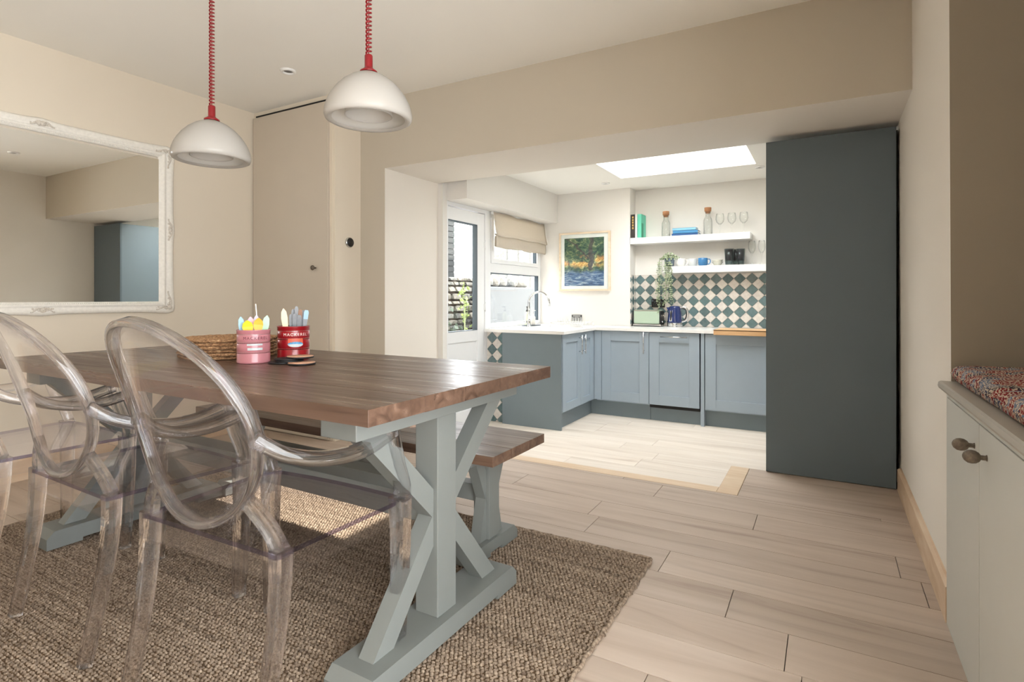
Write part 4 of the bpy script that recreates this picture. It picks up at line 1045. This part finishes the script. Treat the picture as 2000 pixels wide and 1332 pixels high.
WT0, WT1 = 0.742, 0.770
su = thing('sink_unit', 'blue-grey sink base cupboard with two shaker doors and a plain end panel', 'cupboard', (-2.4, 5.0, KF))
MB().box(-2.709, SF - .006, 4.61, 4.632, KF, WT0 - .001, .001).build('end_panel', 'unit_panel', su)
MB().box(-2.705, SF - .021, 4.633, 5.835, KF + .15, WT0 - .002).build('carcass', 'unit_blue', su)
MB().box(-2.70, SF - .055, 4.634, 5.474, KF, KF + .149).build('plinth', 'unit_panel', su)
shaker(su, 'x', SF, 4.642, 5.058, 0.032, 0.735, rail=.075, handle=('v', 5.018, 5.018, .53, .713))
shaker(su, 'x', SF, 5.062, 5.372, 0.032, 0.735, rail=.065, handle=('v', 5.108, 5.108, .53, .713))
MB().box(SF - .02, SF - .001, 5.374, 5.415, .032, .735).build('corner_post', 'unit_blue', su)
bu = thing('base_cupboard', 'blue-grey base cupboard with one shaker door beside the corner', 'cupboard', (-1.78, 5.7, KF))
MB().box(-2.065, -1.520, BF + .021, 5.835, KF + .15, WT0 - .002).build('carcass', 'unit_blue', bu)
MB().box(-2.141, -1.520, BF + .055, BF + .075, KF, KF + .149).build('plinth', 'unit_panel', bu)
MB().box(-2.0875, -2.010, BF + .001, BF + .02, .032, .735).build('corner_post', 'unit_blue', bu)
shaker(bu, 'y', BF, -2.006, -1.521, 0.032, 0.735, handle=('v', -1.566, -1.566, .525, .737))
dw = thing('dishwasher', 'blue-grey shaker-fronted dishwasher with a horizontal bar handle', 'dishwasher', (-1.28, 5.7, KF))
MB().box(-1.515, -1.042, BF + .021, 6.0, KF + .13, WT0 - .002).build('body', 'black_gap', dw)
MB().box(-1.517, -1.040, BF + .055, BF + .075, KF, KF + .138).build('plinth', 'unit_panel', dw)
shaker(dw, 'y', BF, -1.516, -1.042, 0.032, 0.735, handle=('h', -1.402, -1.150, .697, .697))
ou = thing('end_cupboard', 'blue-grey shaker cupboard with a floor-length side panel under the wooden board', 'cupboard', (-0.7, 5.7, KF))
MB().box(-1.030, -0.998, BF - .004, 6.0, KF, WT0 - .002, .001).build('side_panel', 'unit_blue', ou)
MB().box(-0.996, -0.345, BF + .021, 6.0, KF + .15, WT0 - .002).build('carcass', 'unit_blue', ou)
MB().box(-0.997, -0.345, BF + .055, BF + .075, KF, KF + .149).build('plinth', 'unit_panel', ou)
shaker(ou, 'y', BF, -0.990, -0.385, 0.032, 0.735)
wt = MB().prism([(-2.906, 4.596), (-2.060, 4.596), (-2.060, 5.396), (-0.345, 5.396), (-0.345, 6.014), (-1.838, 6.014), (-1.838, 5.836), (-2.906, 5.836)], 'z', WT0, WT1)
wt = tag(wt.build('worktop', 'worktop_white', None, (-2.06, 5.6, WT0)), 'white quartz worktop running round the kitchen corner under the window', 'worktop')
bd_ = MB().prism([(-.915, 0), (-.895, 0), (-.345, 0), (-.345, 1)], 'z', 0, 1)
tag(MB().box(-0.905, -0.345, 5.35, 5.72, WT1 + .0005, WT1 + .012, .003).box(-0.905, -0.345, 5.35, 5.372, WT0 - .008, WT1 + .012, .003).build('worktop_saver_board', 'board_wood', None, (-0.62, 5.5, WT1)), 'pale wooden board with a front lip resting on the worktop by the tall panel', 'board')
tu = thing('tall_unit', 'tall blue-grey slab panel of the fridge housing, coloured darker as in shade', 'cupboard', (0.0, 4.1, 0))
MB().box(-0.329, 0.338, 3.780, 3.802, 0.004, 2.036, .0015).build('end_panel', 'tall_panel_shaded', tu)
MB().box(-0.322, 0.330, 3.803, 4.355, 0.01, 2.03).build('carcass', 'unit_panel', tu)
MB().box(0.331, 0.350, 3.84, 4.3, 0.13, 2.03).build('shadow_strip', 'black_gap', tu)  # black strip stands in for shade between housing and wall

# ------------------------------------------------------------------ window dressing, picture, sockets
bl = thing('roman_blind', 'oatmeal linen roman blind half raised over the kitchen window', 'blind', (-2.86, 5.25, 1.9))
BX = -2.862; by0, by1 = 4.70, 5.828
def blind_sheet(prof, y0, y1):
    m = MB(); n = 24; vs = []
    for i in range(n + 1):
        y = y0 + (y1 - y0) * i / n; w = math.sin(i * 1.1) * .003
        for (x, z) in prof: vs.append((BX + x + w * (1 if x > .02 else .3), y, z + .004 * math.sin(i * .6 + z * 9)))
    k = len(prof); fs = [(i * k + q, i * k + q + 1, (i + 1) * k + q + 1, (i + 1) * k + q) for i in range(n) for q in range(k - 1)]
    return m.add(vs, fs, 0, True)
b1 = blind_sheet([(.0, 1.925), (.008, 1.88), (.018, 1.80), (.032, 1.73), (.040, 1.70), (.036, 1.685), (.020, 1.69), (.012, 1.70)], by0, by1).build('upper_fold', 'linen', bl)
b2 = blind_sheet([(.014, 1.705), (.024, 1.69), (.026, 1.64), (.024, 1.59), (.018, 1.572), (.006, 1.58), (.004, 1.62), (.010, 1.68)], by0 + .01, by1 - .008).build('lower_fold', 'linen', bl)
MB().box(BX - .03, BX, by0, by1, 1.90, 1.928, .003).build('head_rail', 'white_gloss', bl)
for o_ in (b1, b2):
    md = o_.modifiers.new('thickness', 'SOLIDIFY'); md.thickness = 0.003
pf = thing('framed_picture', 'framed print of trees over blue water on the chimney breast', 'picture', (-2.36, BY, 1.15))
py0, py1, pz0, pz1 = -2.662, -2.056, 1.150, 1.806
fw_ = .020
MB().box(py0, py0 + fw_, BY - .035, BY, pz0, pz1, .002).box(py1 - fw_, py1, BY - .035, BY, pz0, pz1, .002).box(py0 + fw_, py1 - fw_, BY - .035, BY, pz0, pz0 + fw_, .002).box(py0 + fw_, py1 - fw_, BY - .035, BY, pz1 - fw_, pz1, .002).build('frame', 'ash_frame', pf)
MB().box(py0 + fw_, py1 - fw_, BY - .018, BY - .012, pz0 + fw_, pz1 - fw_).build('mount', 'paper_white', pf)
ar = MB().box(-2.36 - .235, -2.36 + .235, BY - .002, BY + .002, 1.15 - .268, 1.15 + .268).build('print', 'art_print', pf); ar.location = (-2.364 + 2.36, -.020, 1.474 - 1.15)
MB().box(py0 + fw_, py1 - fw_, BY - .028, BY - .026, pz0 + fw_, pz1 - fw_).build('glazing', 'window_glass', pf)
def socket(label, c, axis, mat, w=.146, h=.086):
    t = thing('wall_socket', label, 'socket', c)
    x, y, z = c
    MB().box(x - w / 2, x + w / 2, y - .009, y, z - h / 2, z + h / 2, .003).build('plate', mat, t)
    m = MB()
    for s in (-1, 1):
        cx = x + s * w * .25
        m.box(cx - .004, cx + .004, y - .0105, y - .008, z + .006, z + .018); m.box(cx - .015, cx - .009, y - .0105, y - .008, z - .014, z - .009); m.box(cx + .009, cx + .015, y - .0105, y - .008, z - .014, z - .009)
        m.box(cx + .022 * s - .006, cx + .022 * s + .006, y - .012, y - .008, z + .016, z + .034)
    m.build('slots_and_switches', 'black_plastic' if mat != 'black_plastic' else 'rubber_seal', t)
socket('brushed steel double socket on the chimney breast above the dish rack', (-2.455, BY, .842), 'y', 'steel_brushed', .125, .082)
socket('black double socket on the tiles above the toaster', (-1.585, AY - .0115, 1.015), 'y', 'black_plastic', .146, .09)

# ------------------------------------------------------------------ sink things
tp = thing('mixer_tap', 'tall chrome swan-neck tap at the sink under the window', 'tap', (-2.728, 5.193, WT1))
tx, ty = -2.728, 5.193
MB().lathe([(.026, WT1), (.026, WT1 + .006), (.020, WT1 + .010), (.019, WT1 + .055), (.0135, WT1 + .075)], 24, (tx, ty, 0)).build('base', 'chrome', tp)
sp = [(tx, ty, WT1 + .06), (tx, ty, WT1 + .15), (tx, ty, 1.02)]
for i in range(13):
    a = PI - PI * .93 * i / 12; sp.append((tx + .118 + .118 * math.cos(a), ty, 1.02 + .112 * math.sin(a)))
sp.append((tx + .241, ty, .985))
MB().tube(sp, .0115, 14).build('spout', 'chrome', tp)
MB().tube([(tx - .012, ty, WT1 + .045), (tx - .055, ty - .01, WT1 + .05)], .006, 8).lathe([(.010, -.012), (.013, 0), (.013, .012), (.009, .018)], 14, (tx - .04, ty - .006, WT1 + .05), axis='x').build('lever', 'chrome', tp)
tr = thing('soap_tray', 'thin dark tray on the sill behind the tap', 'tray', (-2.80, 5.38, WT1))
MB().box(-2.85, -2.74, 5.26, 5.50, WT1 + .0005, WT1 + .008, .003).build('tray_base', 'rubber_seal', tr)
def pump(label, x, y, body, pump_m, h=.125, r=.028):
    z = WT1 + .0085; t = thing('soap_bottle', label, 'bottle', (x, y, z), 'bottles on the sill tray')
    MB().lathe([(r - .002, z), (r, z + .004), (r, z + h * .82), (r * .8, z + h * .94), (r * .42, z + h), (r * .42, z + h + .008)], 24, (x, y, 0)).build('bottle_body', body, t)
    MB().lathe([(.012, z + h + .006), (.012, z + h + .022), (.0045, z + h + .024), (.0045, z + h + .05), (.009, z + h + .052), (.009, z + h + .062)], 14, (x, y, 0)).tube([(x, y, z + h + .057), (x + .035, y, z + h + .055)], .0035, 8).build('pump', pump_m, t)
pump('pale green soap bottle with a black pump left of the tap', -2.805, 5.30, 'soap_green', 'black_plastic', .14)
pump('white lotion bottle with a white pump behind the tap', -2.80, 5.42, 'plastic_white', 'plastic_white', .10, .03)
rk = thing('dish_rack', 'white wire dish rack on the worktop below the steel socket', 'dish rack', (-2.40, 5.5, WT1))
m = MB(); rx0, rx1, ry0, ry1, rz = -2.53, -2.17, 5.30, 5.60, WT1 + .045
loop = [(rx0, ry0, rz), (rx1, ry0, rz), (rx1, ry1, rz), (rx0, ry1, rz)]
for i in range(4): m.tube([loop[i], loop[(i + 1) % 4]], .004, 8)
for (x, y) in ((rx0, ry0), (rx1, ry0), (rx1, ry1), (rx0, ry1)): m.tube([(x, y, rz), (x, y, WT1 + .001)], .0045, 8)
m.build('frame', 'white_gloss', rk)
for i in range(12):
    x = rx0 + (rx1 - rx0) * (i + .5) / 12
    MB().tube([(x, ry0, rz), (x, ry0 + .05, rz - .022), (x, (ry0 + ry1) / 2 - .01, rz - .022), (x, (ry0 + ry1) / 2, rz + .045), (x, (ry0 + ry1) / 2 + .01, rz - .022), (x, ry1, rz)], .0022, 6).build('prong', 'white_gloss', rk)

# ------------------------------------------------------------------ toaster and kettle
tz = WT1 + .0005
ts = thing('toaster', 'sage green two-slot toaster with chrome trim by the alcove side', 'toaster', (-1.652, 5.90, tz))
x0, x1, y0, y1 = -1.812, -1.505, 5.83, 5.985
MB().box(x0 + .01, x1 - .02, y0, y1, tz + .026, tz + .176, .018).build('body', 'toaster_green', ts)
MB().box(x0 + .006, x1 - .006, y0 - .003, y1 + .003, tz + .008, tz + .026, .004).box(x0 + .02, x1 - .03, y0 + .001, y0 + .004, tz + .160, tz + .172, .001).build('trim', 'chrome', ts)
MB().box(x0 + .012, x1 - .012, y0 + .004, y1 - .004, tz, tz + .008).box(x0 + .002, x0 + .012, y0 + .008, y1 - .008, tz + .01, tz + .165, .006).box(x1 - .021, x1 - .006, y0 + .006, y1 - .006, tz + .01, tz + .165, .008).build('end_caps', 'black_plastic', ts)
MB().box(x0 + .04, x1 - .05, y0 + .04, y0 + .065, tz + .174, tz + .178).box(x0 + .04, x1 - .05, y1 - .065, y1 - .04, tz + .174, tz + .178).build('slots', 'black_plastic', ts)
MB().lathe([(.010, 0), (.010, .012), (.008, .014)], 16, (x1 - .007, y0 + .045, tz + .05), axis='x').box(x1 - .006, x1 + .012, y0 + .06, y0 + .095, tz + .11, tz + .122, .002).build('controls', 'chrome', ts)
kx, ky = -1.372, 5.86
kt = thing('kettle', 'glossy navy blue kettle with chrome base on the worktop', 'kettle', (kx, ky, tz))
MB().lathe([(.078, tz), (.078, tz + .010), (.074, tz + .014), (.076, tz + .018), (.076, tz + .040), (.073, tz + .044)], 36, (kx, ky, 0)).build('power_base', 'chrome', kt)
MB().lathe([(.074, tz + .044), (.0735, tz + .06), (.068, tz + .12), (.060, tz + .18), (.056, tz + .205), (.052, tz + .213), (.03, tz + .219), (0, tz + .220)], 36, (kx, ky, 0)).build('body', 'kettle_blue', kt)
hd = smooth_path([(kx + .050, ky, tz + .200), (kx + .095, ky, tz + .205), (kx + .125, ky, tz + .180), (kx + .132, ky, tz + .12), (kx + .112, ky, tz + .072), (kx + .066, ky, tz + .055)], 8)
MB().sweep(hd, RSQ, .009, .012, up=(0, 1, 0)).build('handle', 'chrome', kt)
hi = [(p.x - .012 * (1 if i > 3 else .2), p.y, p.z - .010 * (1 if i < 14 else -.6)) for i, p in enumerate(hd)][4:-4]
MB().sweep([Vector(p) for p in hi], RSQ, .007, .008, up=(0, 1, 0)).build('handle_grip', 'black_plastic', kt)
MB().prism([(kx - .045, tz + .205), (kx - .085, tz + .203), (kx - .062, tz + .165)], 'y', ky - .016, ky + .016).build('spout', 'kettle_blue', kt)
a_ = math.radians(-112)
gp = MB()
for (hh0, hh1, wd, off, mi) in ((.062, .172, .013, .0010, 0), (.070, .164, .008, .0022, 1)):
    vs = []
    for q in range(9):
        z = hh0 + (hh1 - hh0) * q / 8; r = .0735 - (z - .06) * .115 + off
        for s in (-1, 1):
            aa = a_ + s * wd / r; vs.append((kx + r * math.cos(aa), ky + r * math.sin(aa), tz + z))
    gp.add(vs, [(2 * q, 2 * q + 1, 2 * q + 3, 2 * q + 2) for q in range(8)], mi)
gp.build('water_gauge', ['book_white', 'black_plastic'], kt)

# ------------------------------------------------------------------ shelves and what stands on them
S1, S2 = 1.713, 1.398
sh1 = tag(MB().box(-1.838, -0.648, 5.835, AY - .001, S1 - .066, S1, .003).build('floating_shelf', 'white_gloss', None, (-1.24, 5.93, S1 - .066)), 'upper white floating shelf holding books and carafes', 'shelf')
sh2 = tag(MB().box(-1.49, -0.345, 5.835, AY - .001, S2 - .068, S2, .003).build('floating_shelf', 'white_gloss', None, (-0.92, 5.93, S2 - .068)), 'lower white floating shelf holding mugs and tumblers', 'shelf')
def book(label, x0, x1, h, d, mat, extra=None):
    t = thing('book', label, 'book', ((x0 + x1) / 2, 5.93, S1), 'upright books on the upper shelf')
    yf = 5.850; z = S1 + .0005
    MB().box(x0, x0 + .002, yf, yf + d, z, z + h).box(x1 - .002, x1, yf, yf + d, z, z + h).box(x0, x1, yf, yf + .003, z, z + h, .0008).build('cover', mat, t)
    MB().box(x0 + .002, x1 - .002, yf + .003, yf + d - .003, z + .002, z + h - .002).build('pages', 'paper_white', t)
    if extra: extra(t, x0, x1, yf, z, h)
def ex_black(t, x0, x1, yf, z, h):
    m = MB()
    for i, (a, b) in enumerate(((.62, .70), (.73, .80), (.50, .58), (.84, .92), (.38, .46))): m.box(x0 + .014, x1 - .014, yf - .0006, yf, z + h * a, z + h * b)
    m.build('spine_print', 'gold_print', t)
book('black-spined book with gold spine print at the left end of the shelf', -1.836, -1.792, .252, .16, 'book_black', ex_black)
book('thin white book between the black and turquoise books', -1.790, -1.766, .25, .16, 'book_white')
book('turquoise book with a bright cover on the upper shelf', -1.764, -1.720, .252, .165, 'book_teal', lambda t, x0, x1, yf, z, h: MB().box(x1, x1 + .0008, yf + .004, yf + .07, z, z + h * .62).build('cover_patch', 'book_teal_dark', t))
def carafe(label, x, y, h):
    z = S1 + .0005; t = thing('carafe', label, 'carafe', (x, y, z), 'corked glass carafes')
    k = h / .225
    pr = [(.0, z), (.040, z), (.044, z + .004), (.044, z + .135 * k), (.040, z + .155 * k), (.027, z + .178 * k), (.024, z + .20 * k), (.028, z + h), (.0255, z + h), (.0215, z + .20 * k), (.0245, z + .178 * k), (.0375, z + .153 * k), (.0415, z + .134 * k), (.0415, z + .006), (0, z + .006)]
    MB().lathe(pr, 32, (x, y, 0), caps=False).build('glass_body', 'shelf_glass', t)
    MB().lathe([(.022, z + h - .016), (.0255, z + h + .004), (.033, z + h + .006), (.0345, z + h + .042), (.032, z + h + .045)], 24, (x, y, 0)).build('cork_stopper', 'cork', t)
carafe('corked glass carafe near the books on the upper shelf', -1.478, 5.92, .225)
carafe('corked glass carafe right of the blue boxes on the upper shelf', -1.055, 5.92, .232)
for i, (mt, dx, w, d, h, lab) in enumerate([('box_blue_dark', .0, .262, .15, .022, 'dark blue flat book at the bottom of the lying stack'), ('box_blue', .004, .250, .14, .030, 'mid blue flat book in the middle of the lying stack'), ('box_sky', -.006, .236, .13, .026, 'sky blue flat book on top of the lying stack')]):
    z = S1 + .0005 + (0, .0225, .053)[i]; xc = -1.272 + dx
    t = thing('book', lab, 'book', (xc, 5.92, z), 'blue books lying on the upper shelf')
    MB().box(xc - w / 2, xc + w / 2, 5.855, 5.855 + d, z, z + .003).box(xc - w / 2, xc + w / 2, 5.855, 5.855 + d, z + h - .003, z + h).box(xc - w / 2, xc + w / 2, 5.855, 5.859, z, z + h, .001).build('cover', mt, t)
    MB().box(xc - w / 2 + .003, xc + w / 2 - .004, 5.859, 5.852 + d, z + .003, z + h - .003).build('pages', 'paper_white', t)
def stem_glass(label, x, y, z, h, r, grp, name='wine_glass'):
    t = thing(name, label, 'glass', (x, y, z), grp)
    pr = [(0, z + .002), (r * .85, z + .001), (r * .85, z + .003), (.006, z + .008), (.004, z + .02), (.004, z + h * .42), (.012, z + h * .47), (r * .8, z + h * .58), (r, z + h * .72), (r * .95, z + h * .86), (r * .82, z + h)]
    pr += [(r * .80, z + h), (r * .93, z + h * .86), (r * .975, z + h * .72), (r * .77, z + h * .59), (.008, z + h * .49), (0, z + h * .485)]
    MB().lathe(pr, 28, (x, y, 0), caps=False).build('glass_body', 'shelf_glass', t)
for i, (x, w) in enumerate(((-.938, 'leftmost'), (-.826, 'middle'), (-.715, 'rightmost'))):
    stem_glass('clear round-bowled stem glass on the upper shelf, %s of three' % w, x, 5.915, S1 + .0005, .205, .043, 'stem glasses on the upper shelf')
stem_glass('clear wine glass on the lower shelf beside the dark tumblers', -.640, 5.91, S2 + .0005, .232, .036, 'wine glasses on the lower shelf')
stem_glass('clear wine glass on the lower shelf against the tall panel', -.552, 5.91, S2 + .0005, .232, .034, 'wine glasses on the lower shelf')
def mug(label, x, y, r, h, mat, hand=1):
    z = S2 + .0005; t = thing('mug', label, 'mug', (x, y, z), 'mugs on the lower shelf')
    MB().lathe([(0, z), (r * .72, z), (r * .86, z + .006), (r, z + h * .35), (r, z + h - .002), (r - .002, z + h), (r - .005, z + h - .002), (r - .005, z + .012), (0, z + .010)], 30, (x, y, 0), caps=False).build('cup', mat, t)
    hp = smooth_path([(x + hand * (r - .004), y - .004, z + h * .82), (x + hand * (r + .020), y - .008, z + h * .80), (x + hand * (r + .027), y - .010, z + h * .5), (x + hand * (r + .014), y - .008, z + h * .22), (x + hand * (r - .006), y - .004, z + h * .2)], 6)
    MB().tube(hp, .0048, 8).build('handle', mat, t)
mug('white mug on the lower shelf right beside the trailing plant', -1.322, 5.90, .050, .080, 'mug_white')
mug('pale grey mug on the lower shelf left of the blue mug', -1.206, 5.92, .047, .076, 'mug_grey')
mug('blue glazed mug in the middle of the lower shelf', -1.098, 5.89, .047, .079, 'mug_blue')
for i in range(2):
    z = S2 + .0005 + i * .020; x, y = -.962, 5.92; r = .056 - .002 * i
    tag(MB().lathe([(0, z), (r * .5, z), (r * .55, z + .004), (r, z + .036), (r - .003, z + .037), (r * .5, z + .008), (0, z + .007)], 30, (x, y, 0), caps=False).build('bowl', 'bowl_stone', None, (x, y, z)), ['shallow stone-coloured bowl, the lower of the nested pair', 'shallow stone-coloured bowl, the upper of the nested pair'][i], 'bowl', 'nested bowls on the lower shelf')
def tumbler(label, x, y, h, r):
    z = S2 + .0005; t = thing('tumbler', label, 'glass', (x, y, z), 'dark tumblers on the lower shelf')
    MB().lathe([(0, z), (r * .78, z), (r, z + h), (r - .003, z + h), (r * .76, z + .012), (0, z + .012)], 28, (x, y, 0), caps=False).build('glass_body', 'smoked_glass', t)
    MB().lathe([(r * .70, z + .045), (r * .90, z + h - .006), (r * .88, z + h - .006), (r * .66, z + .047)], 28, (x, y, 0), caps=False).build('dark_band', 'wine_dark', t)
tumbler('tall dark smoked tumbler left of its twin on the lower shelf', -.848, 5.90, .162, .047)
tumbler('tall dark smoked tumbler next to the wine glasses', -.742, 5.90, .158, .042)
tumbler('tall dark smoked tumbler half hidden behind the front two', -.795, 5.975, .160, .042)
# trailing plant
pp = thing('trailing_plant', 'variegated trailing ivy in a grey pot hanging over the shelf end', 'plant', (-1.455, 5.905, S2))
px_, py_, pz_ = -1.432, 5.885, S2 + .0005
MB().lathe([(.036, pz_), (.044, pz_ + .006), (.052, pz_ + .085), (.049, pz_ + .086), (.046, pz_ + .075), (0, pz_ + .074)], 28, (px_, py_, 0), caps=False).build('pot', 'pot_grey', pp)
MB().lathe([(.046, pz_ + .076), (0, pz_ + .079)], 20, (px_, py_, 0), caps=False).build('soil', 'soil', pp)
rg = random.Random(11); lv = MB(); stm = MB()
def leaf(m, p, s, rgx):
    n = Vector((rgx.uniform(-1, 1), rgx.uniform(-1.4, .2), rgx.uniform(-.2, 1))).normalized(); u = n.orthogonal().normalized(); a = rgx.uniform(0, 6.28)
    u = (Matrix.Rotation(a, 3, n) @ u); v = n.cross(u)
    p = Vector(p); pts = [p - u * s, p - v * s * .62 - u * s * .1, p + u * s + n * s * .15, p + v * s * .62 - u * s * .1, p + n * s * .12]
    m.add(pts, [(0, 1, 4), (1, 2, 4), (2, 3, 4), (3, 0, 4)])
for k in range(150):
    a = rg.uniform(0, 6.28); r = rg.uniform(.01, .105) ; z = pz_ + .07 + rg.uniform(0, .085) * (1 - r / .14)
    leaf(lv, (px_ + math.cos(a) * r, py_ + math.sin(a) * r * .75 - .01, z), rg.uniform(.010, .018), rg)
for k in range(13):
    a = rg.uniform(PI * .9, 2.05 * PI); L = rg.uniform(.12, .46) if k > 3 else rg.uniform(.42, .56)
    bx_, by_ = px_ + math.cos(a) * .060 - .035, min(py_ - .055, py_ + math.sin(a) * .07)
    pts = [(px_, py_, pz_ + .08), ((px_ + bx_) / 2, (py_ + by_) / 2, pz_ + .12), (bx_, by_, pz_ + .06)]
    x, y, z = bx_, by_, pz_ + .06
    n = int(L / .02)
    for i in range(n):
        z -= .02; x += rg.uniform(-.005, .0055); y += rg.uniform(-.003, .003); pts.append((x, y, z))
        for q in range(2): leaf(lv, (x + rg.uniform(-.014, .014), y + rg.uniform(-.012, .008), z), rg.uniform(.008, .014), rg)
    stm.tube([Vector(p) for p in pts], .0012, 5)
lf = lv.build('leaves', 'leaf_ivy', pp, fix=False); lf['kind'] = 'stuff'
stm.build('stems', 'stem_green', pp)

# ------------------------------------------------------------------ garden outside the kitchen
tag(MB().box(-14, -3.07, 2.0, 18, -0.45, -0.33).build('ground', 'paving', None), 'pale stone paving outside the back door', 'paving', kind='structure')
gw = thing('garden_wall', 'rough dry-stone garden wall seen through the glazed door', 'wall', (-5.6, 7.6, -.33))
MB().box(-5.95, -5.66, 5.6, 8.72, -.33, 1.38).build('core', 'soil', gw)
rg = random.Random(5); z = -.33
while z < 1.40:
    h = rg.uniform(.07, .15); y = 5.6
    while y < 8.7:
        w = rg.uniform(.14, .34)
        bm = bmesh.new(); bmesh.ops.create_icosphere(bm, subdivisions=1, radius=1)
        m = MB()
        for v in bm.verts:
            c = v.co; q = Vector([math.copysign(abs(c[i]) ** .55, c[i]) for i in range(3)])
            v.co = Vector((-5.64 + q.x * rg.uniform(.06, .10), y + w / 2 + q.y * w * .5 * rg.uniform(.86, 1.0), z + h / 2 + q.z * h * .5 * rg.uniform(.82, 1.0)))
        m.bm(bm); bm.free(); m.build('stone', 'garden_stone', gw)
        y += w
    z += h
def shrub(label, c, n, spread, s, mat, seed):
    t = thing('garden_shrub', label, 'shrub', (c[0], c[1], -.33)); g = random.Random(seed); m = MB()
    for k in range(n):
        p = (c[0] + g.gauss(0, spread[0]), c[1] + g.gauss(0, spread[1]), max(-.28, c[2] + g.gauss(0, spread[2]))); leaf(m, p, g.uniform(.6, 1.3) * s, g)
    o = m.build('leaves', mat, t, fix=False); o['kind'] = 'stuff'
    MB().tube([(c[0], c[1], -.33), (c[0] + .02, c[1] - .03, c[2] * .5), (c[0], c[1], c[2])], .012, 6).build('stem', 'stem_green', t)
shrub('bright yellow-green climber against the stone wall', (-5.36, 7.86, .95), 70, (.03, .07, .26), .04, 'leaf_garden', 2)
shrub('dark green clump at the foot of the stone wall', (-5.36, 7.38, .35), 120, (.04, .17, .16), .05, 'leaf_dark', 3)
shrub('light green low plants along the bottom of the stone wall', (-5.16, 7.50, .15), 90, (.03, .15, .12), .04, 'leaf_garden', 4)
rw = thing('planter_wall', 'pale rendered terrace wall topped by dark rocks outside the window', 'wall', (-4.9, 9.6, -.33))
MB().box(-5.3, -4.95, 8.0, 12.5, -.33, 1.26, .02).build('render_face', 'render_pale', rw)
y = 8.0; rg = random.Random(9)
while y < 9.5:
    w = rg.uniform(.18, .42); bm = bmesh.new(); bmesh.ops.create_icosphere(bm, subdivisions=2, radius=1)
    for v in bm.verts: v.co = Vector((-5.12 + v.co.x * .13, y + w / 2 + v.co.y * w * .55, 1.35 + v.co.z * .12 * rg.uniform(.8, 1.1)))
    m = MB().bm(bm); bm.free(); m.build('rock', 'garden_stone', rw); y += w
sky_blocker = thing('house_or_blocker', 'unseen house wall added to block sky light from the kitchen window', 'house', (-7.6, 2.5, -.33))  # out of view, added to cut the sky light reaching the kitchen window
MB().box(-8.2, -7.6, -4, 8.6, -.33, 5.6).build('house_wall', 'render_pale', sky_blocker)
MB().prism([(-8.9, 5.6), (-7.4, 5.6), (-8.9, 6.9)], 'y', -4.2, 8.8).build('blocker_roof', 'garden_stone', sky_blocker)
hs = thing('house_or_blocker', 'pale neighbouring house with white window frames beyond the garden', 'house', (-10.5, 13, -.33))
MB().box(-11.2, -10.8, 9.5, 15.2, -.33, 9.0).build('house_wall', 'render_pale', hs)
for i in range(44):
    z = 0.4 + i * .19
    MB().box(-10.8, -10.775, 9.5, 15.2, z, z + .165).build('stone_course', 'render_pale', hs)
hs2 = thing('outbuilding', 'grey clad outbuilding with white posts above the terrace wall', 'outbuilding', (-8.8, 17, -.33))
MB().box(-9.2, -8.9, 14.5, 19.5, -.33, 5.5).build('cladding', 'garden_stone', hs2)
for y in (15.5, 16.25, 17.1, 18.2):
    MB().box(-8.9, -8.86, y, y + .16, -.33, 5.5).build('post', 'white_gloss', hs2)
